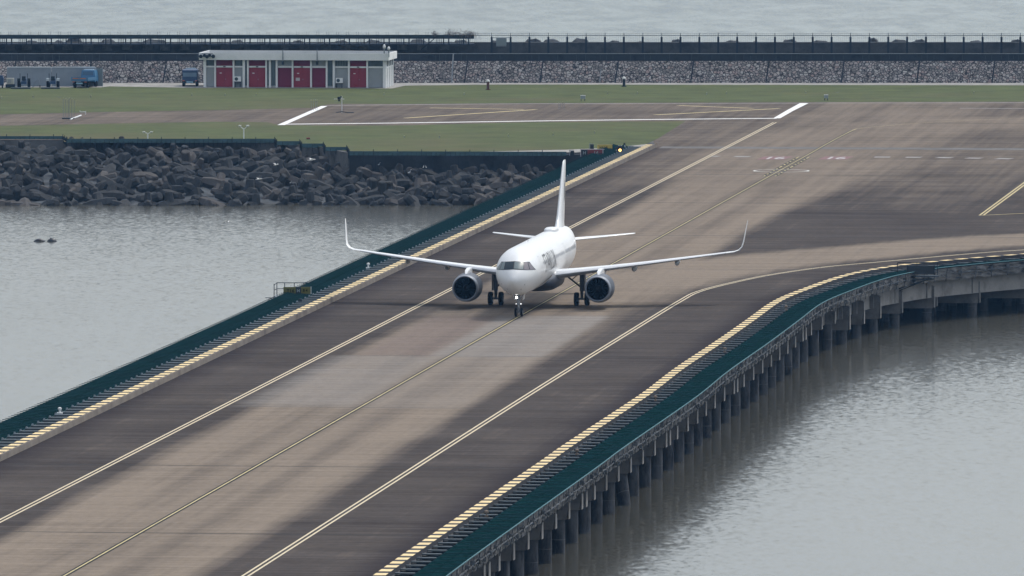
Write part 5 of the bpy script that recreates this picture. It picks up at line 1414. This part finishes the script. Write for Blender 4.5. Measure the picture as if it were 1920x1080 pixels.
# yellow direction sign on a railed platform, left side
def letters(parent, txt, x, z, h_, m_, y=-.07, sx=1.0, name='lettering'):
    v2, f2 = text_poly(txt, h_ / .72, sx, .01); mb_ = MB(); mb_.add([(x + v[0], y, z + v[1]) for v in v2], f2); return mb_.build(name, m_, parent, fixn=False)
M_SY = mat('dull yellow sign face', (.15, .145, .05), .6, .05, 1); M_SK = mat('black sign face', (.012, .02, .03), .5, .05, 1)
M_SR = mat('dark red sign face', (.17, .025, .03), .5, .05, 1); M_INK = mat('black sign ink', (.02, .02, .015), .6)
M_DIMW = mat('dim white lettering', (.30, .34, .34), .6)
p = G(557, 556.0, 0); t = thing('taxiway_sign', 'dull yellow sign reading T16 with a black square, on the left side of the bridge', 'sign', tuple(p))
sw_ = 2.42
for x0_, x1_, m_ in ((-sw_ / 2, -.11, M_SY), (-.11, .36, M_SK), (.36, sw_ / 2, M_SY)):
    mb = MB(); mb.box(((x0_ + x1_) / 2, 0, .53), (x1_ - x0_, .12, .64)); mb.build('sign_face', m_, t)
letters(t, 'T16', -.93, .38, .28, M_INK, sx=1.1); letters(t, 'M', -.02, .40, .26, M_DIMW); letters(t, 'B 4', .52, .45, .22, M_INK)
mb = MB(); mb.box((sw_ / 2 + .03, 0, .53), (.05, .14, .68)); mb.build('end_frame', M_LW, t)
for q in (-.8, 0, .8): mb = MB(); mb.box((q, 0, .1), (.06, .06, .24)); mb.build('leg', M_STEEL, t)
p2 = G(548, 556, 0); t = thing('railed_platform', 'small steel platform with a pipe railing around the yellow sign', 'platform', tuple(p2))
mb = MB(); mb.box((0, 1.2, -.08), (3.4, 3.4, .1)); mb.build('deck', M_STEEL, t)
mb = MB(); xs_ = (-1.62, -1.40, -.7, .15, 1.0)
for x in xs_: mb.tube((x, 1.4 if x > -1.6 else .2, -.4), (x, 1.4 if x > -1.6 else .2, 1.12), .035, n=6)
mb.tube((-1.62, .2, 1.02), (-1.40, 1.4, 1.14), .03, n=6); mb.tube((-1.40, 1.4, 1.14), (1.6, 1.4, 1.14), .035, n=6); mb.tube((-1.40, 1.4, .62), (1.6, 1.4, .62), .028, n=6)
mb.tube((-1.62, .2, .55), (-1.40, 1.4, .6), .03, n=6)
mb.build('railing', M_STEEL_D, t)
mb = MB(); 
for k in range(14):
    a0 = math.pi * 2 * k / 14; a1 = math.pi * 2 * (k + 1) / 14; mb.tube((-1.9 + .3 * math.cos(a0), 0, -.55 + .38 * math.sin(a0)), (-1.9 + .3 * math.cos(a1), 0, -.55 + .38 * math.sin(a1)), .03, n=5)
mb.tube((-2.4, 0, -.1), (-1.2, 0, -.12), .03, n=5); mb.tube((-1.7, .3, -1.2), (-1.6, .3, .0), .05, n=5); mb.build('support', M_STEEL_D, t)
# two signs and the runway guard light at the far end of the left kerb
p = G(1111, 293.5, 0); t = thing('runway_sign', 'black and dark red sign reading H 16 at the far end of the left kerb', 'sign', tuple(p), .0)
s_k = 16.3
mb = MB(); mb.box((-.95, 0, .42), (.75, .12, .75)); mb.build('sign_face', M_SK, t); mb = MB(); mb.box((.28, 0, .42), (1.7, .12, .75)); mb.build('sign_face', M_SR, t)
letters(t, 'H', -1.12, .26, .36, M_DIMW); letters(t, '16', .1, .24, .40, M_DIMW, sx=1.1)
mb = MB(); mb.box((0, .02, .84), (2.75, .16, .06)); mb.box((1.2, .02, .42), (.07, .16, .85)); mb.box((-1.36, .02, .42), (.06, .16, .85)); mb.build('frame', mat('pale sign frame', (.5, .45, .47)), t)
for q in (-.8, .6): mb = MB(); mb.box((q, 0, -.05), (.08, .08, .25)); mb.build('leg', M_STEEL, t)
p = G(1134, 283.5, 0); t = thing('direction_sign', 'yellow sign with black writing behind the red one at the far kerb end', 'sign', tuple(p), .0)
mb = MB(); mb.box((0, 0, .42), (1.75, .12, .62)); mb.build('sign_face', mat('yellow sign face', (.50, .38, .08), .5), t); letters(t, 'H10 34R', -.62, .32, .24, M_INK, sx=.8)
mb = MB(); mb.box((0, .02, .76), (1.8, .15, .05)); mb.build('frame', mat('tan sign frame', (.45, .38, .2)), t)
for q in (-.6, .6): mb = MB(); mb.box((q, 0, .05), (.08, .08, .2)); mb.build('leg', M_STEEL, t)
p = G(1162.5, 288.5, 0); t = thing('guard_light', 'lit orange runway guard light on a white post at the far kerb end', 'light', tuple(p))
mb = MB(); mb.tube((-.12, 0, 0), (-.12, 0, 1.0), .04, n=6); mb.tube((.14, 0, 0), (.14, 0, 1.0), .04, n=6); mb.build('post', M_LW, t)
mb = MB(); mb.box((0, .05, .55), (.62, .2, .75)); mb.box((-.42, .05, .5), (.25, .2, .5)); mb.build('backboard', M_SK, t)
mb = MB(); mb.tube((0, -.06, .42), (0, -.12, .42), .17, n=16); mb.build('lit_lamp', mat('lit amber lamp', (1, .6, .2), .4, emit=(1, .50, .12), estr=3.2), t)
mb = MB(); mb.tube((-.42, -.06, .42), (-.42, -.1, .42), .09, n=12); mb.build('lamp', M_DIMW, t)
p = G(1172, 279.5, 0); t = thing('small_lamp_stand', 'slim leaning lamp stand just beyond the amber guard light', 'light', tuple(p)); mb = MB(); mb.tube((0, 0, 0), (-.05, 0, .5), .05, n=6); mb.tube((.15, 0, 0), (0, 0, .35), .03, n=5); mb.build('stand', M_LW, t); mb = MB(); mb.box((-.08, 0, .6), (.22, .2, .22)); mb.build('lamp_head', M_STEEL_D, t)
for px, lb in ((1073, 'dark box fixture on the quay left of the red sign'), (1110, 'small dark fixture on the verge behind the red sign')):
    p = G(px, 292 if px < 1100 else 280, 0); t = thing('fixture_box', lb, 'box', tuple(p)); mb = MB(); mb.box((0, 0, .3), (.42, .3, .55)); mb.build('box', M_STEEL_D, t); mb = MB(); mb.tube((-.3, 0, .0), (-.3, 0, .65), .04, n=6); mb.tube((-.3, 0, .65), (.2, 0, .65), .03, n=5); mb.build('bracket', M_STEEL, t)
p = W(SL(G(505 + 22, 573))[0], LK - 2.2, .3); t = thing('junction_box', 'small black junction box on the left netting below the yellow sign', 'box', tuple(p)); mb = MB(); mb.box((0, 0, .1), (.3, .3, .3)); mb.build('box', M_SK, t); mb = MB(); mb.box((0, 0, .27), (.34, .34, .04)); mb.build('lid', M_STEEL_D, t)
# back of the dark sign on the right edge, on its own outrigger
bi = min(range(len(RC)), key=lambda i: abs((RC[i] + RN[i] * 4.6 - G(1733, 512)).length))
p = RC[bi] + RN[bi] * 4.9; p.z = 0
t = thing('dark_sign', 'dark blank back of a sign board on an outrigger at the right bridge edge', 'sign', tuple(p))
mb = MB(); mb.box((0, 0, .30), (2.6, .14, .78)); mb.build('board', M_SK, t)
for q in (-1.25, 1.25): mb = MB(); mb.box((q, -.02, .28), (.07, .2, .9)); mb.build('end_frame', M_STEEL_D, t)
for q in (-.8, 0, .8): mb = MB(); mb.box((q, 0, -.15), (.07, .07, .3)); mb.build('leg', M_STEEL, t)
t2 = thing('sign_outrigger', 'steel outrigger frame with railing carrying the dark sign on the right', 'frame', tuple(p + Vector((-.6, .5, 0))))
mb = MB(); mb.box((.3, -.2, -.3), (4.0, 1.4, .08)); mb.tube((-2.2, -.6, -1.7), (1.6, -.8, -.45), .05, n=5); mb.tube((-4.6, -.2, -2.9), (.8, -.8, -.75), .04, n=5); mb.tube((-3.5, -.5, -.9), (1.8, -.8, -.5), .05, n=5); mb.build('support', M_STEEL_D, t2)
mb = MB(); mb.tube((-1.5, .3, .92), (2.2, .3, .92), .04, n=5); [mb.tube((q, .3, -.2), (q, .3, .92), .035, n=5) for q in (-1.5, .3, 2.2)]; mb.build('railing', M_STEEL_D, t2)

# =================================================================== BIRDS AND THE DARK LUMPS IN THE WATER
M_BIRD = mat('white feathers', (.75, .75, .73), .8, .03)
def egret_fly(px, py, z, rz, lift, lab, s0=1.0, roll=0):
    p = G(px, py, z); t = thing('egret', lab, 'bird', tuple(p), rz); t.rotation_euler = (0, roll, rz)
    me = bpy.data.meshes.new('body'); 
    mb = MB(); rings = []
    for y, r_, zc in ((-.42, .012, .06), (-.34, .022, .06), (-.27, .05, .06), (-.2, .045, .05), (-.08, .075, .03), (.08, .085, .0), (.22, .05, -.01), (.32, .03, -.02), (.5, .012, -.03)):
        rings.append([Vector((math.cos(q) * r_, y, zc + math.sin(q) * r_)) * s0 for q in [2 * math.pi * i / 8 for i in range(8)]])
    mb.loft(rings)
    for sg in (-1, 1):
        rings = []
        for x, y, zz, c_ in ((.03, -.06, .04, .26), (.22, -.12, .04 + .14 * lift, .26), (.42, -.04, .04 + .22 * lift, .19), (.6, .08, .04 + .2 * lift, .05)):
            rings.append([Vector((sg * x, y, zz)) * s0, Vector((sg * x, y + c_ / 2, zz + .02)) * s0, Vector((sg * x, y + c_, zz)) * s0, Vector((sg * x, y + c_ / 2, zz - .008)) * s0])
        mb.loft(rings)
    mb.build('body', M_BIRD, t, smooth=60)
def egret_stand(px, D_, z, lab, s0=1.0, rz=0):
    p = Vector((X_at(px, D_), D_, z)); t = thing('egret', lab, 'bird', tuple(p), rz); mb = MB(); rings = []
    for x, z_, r_ in ((-.28, .34, .015), (-.15, .38, .07), (0, .42, .10), (.10, .50, .07), (.14, .60, .035), (.10, .70, .028), (.14, .78, .03), (.18, .80, .038), (.24, .79, .02), (.36, .77, .005)):
        rings.append([Vector((x + math.sin(q) * r_ * .3, math.cos(q) * r_ * .8, z_ + math.sin(q) * r_)) * s0 for q in [2 * math.pi * i / 8 for i in range(8)]])
    mb.loft(rings); mb.build('body', M_BIRD, t, smooth=60)
    mb = MB(); [mb.tube((0, q * s0, 0), (.0, q * s0, .36 * s0), .012, n=4) for q in (-.03, .03)]; mb.build('leg', M_STEEL_D, t)
egret_fly(427, 417, -3.0, .9, 1.0, 'white egret flying low over the grey water left of the jet', .62)
egret_fly(585, 300, 1.0, 1.9, .5, 'white egret gliding in front of the upper rocks, the largest of the flying ones', 1.1)
egret_fly(518, 309, 1.0, 2.2, .6, 'white egret flying before the rocks just left of the largest one', .8)
egret_fly(486, 336, .0, 2.0, .4, 'white egret flying before the middle of the rocks', .9)
Du = 1176
egret_stand(545, 1168, G_h(346, 1168), 'white egret standing on a rock right of the lowest flying one', .5)
egret_stand(768, 1170, G_h(329, 1170), 'white egret standing upright among the rocks under the quay wall', .85)
egret_stand(711, 1172, G_h(312, 1172), 'small white egret standing by the foot of the quay wall', .55)
egret_stand(794, 1170, G_h(317, 1170), 'white egret with a hunched body on the rocks, left one of a close pair', .55, 1)
egret_stand(799, 1170, G_h(317, 1170), 'white egret with a hunched body on the rocks, right one of a close pair', .5, 2)
M_LUMP = mat('wet black rubber', (.012, .014, .018), .5, .2, 3)
for px, w_, h_, lb in ((74, 1.35, .34, 'smooth black rounded lump awash, the left one of a pair'), (97.5, 1.18, .38, 'black rounded lump with a small knob awash, the right one of a pair')):
    p = G(px, 452.5, ZW); t = thing('floating_lump', lb, 'float', tuple(p)); mb = MB()
    rings = []
    for k in range(9):
        x = -w_ / 2 + w_ * k / 8; hh_ = h_ * max(.03, (1 - (2 * abs(k / 8 - .5)) ** 2.2)); rings.append([Vector((x, math.cos(q) * hh_ * 1.3, math.sin(q) * hh_ - .03)) for q in [2 * math.pi * i / 12 for i in range(12)]])
    mb.loft(rings)
    if w_ < 1.2: mb.ball((-.1, 0, h_ - .07), (.14, .12, .09), n=8, m=4)
    mb.build('hull', M_LUMP, t, smooth=60)
for px, py, z, lb in ((111, 183, .6, 'dark bird flying low over the grass left of the stem cluster'), (1570, 174, .3, 'dark bird low over the grass at the right')):
    p = G(px, py, z); t = thing('dark_bird', lb, 'bird', tuple(p)); mb = MB(); rings = []
    for y, r_ in ((-.2, .01), (-.1, .05), (.05, .06), (.2, .015)): rings.append([Vector((math.cos(q) * r_, y, math.sin(q) * r_)) for q in [2 * math.pi * i / 8 for i in range(8)]])
    mb.loft(rings)
    for sg in (-1, 1): mb.loft([[Vector((sg * x, y, zz)), Vector((sg * x, y + c_ / 2, zz + .015)), Vector((sg * x, y + c_, zz)), Vector((sg * x, y + c_ / 2, zz - .01))] for x, y, zz, c_ in ((.03, -.05, .02, .16), (.18, -.05, .12, .14), (.32, 0, .16, .04))])
    mb.build('body', M_SK, t)

# =================================================================== HAZE
hm = bpy.data.materials.new('haze'); hm.use_nodes = True; n = hm.node_tree; n.nodes.clear()
ho = n.nodes.new('ShaderNodeOutputMaterial'); pv = n.nodes.new('ShaderNodeVolumePrincipled')
pv.inputs['Color'].default_value = (.26, .56, 1.0, 1); pv.inputs['Density'].default_value = .000042; pv.inputs['Anisotropy'].default_value = 0.0
n.links.new(pv.outputs[0], ho.inputs['Volume'])
mb = MB(); mb.box((0, 9000, 25.0), (40400, 22400, 66.0)); hz = mb.build('haze', hm); struct(hz, 'stuff')
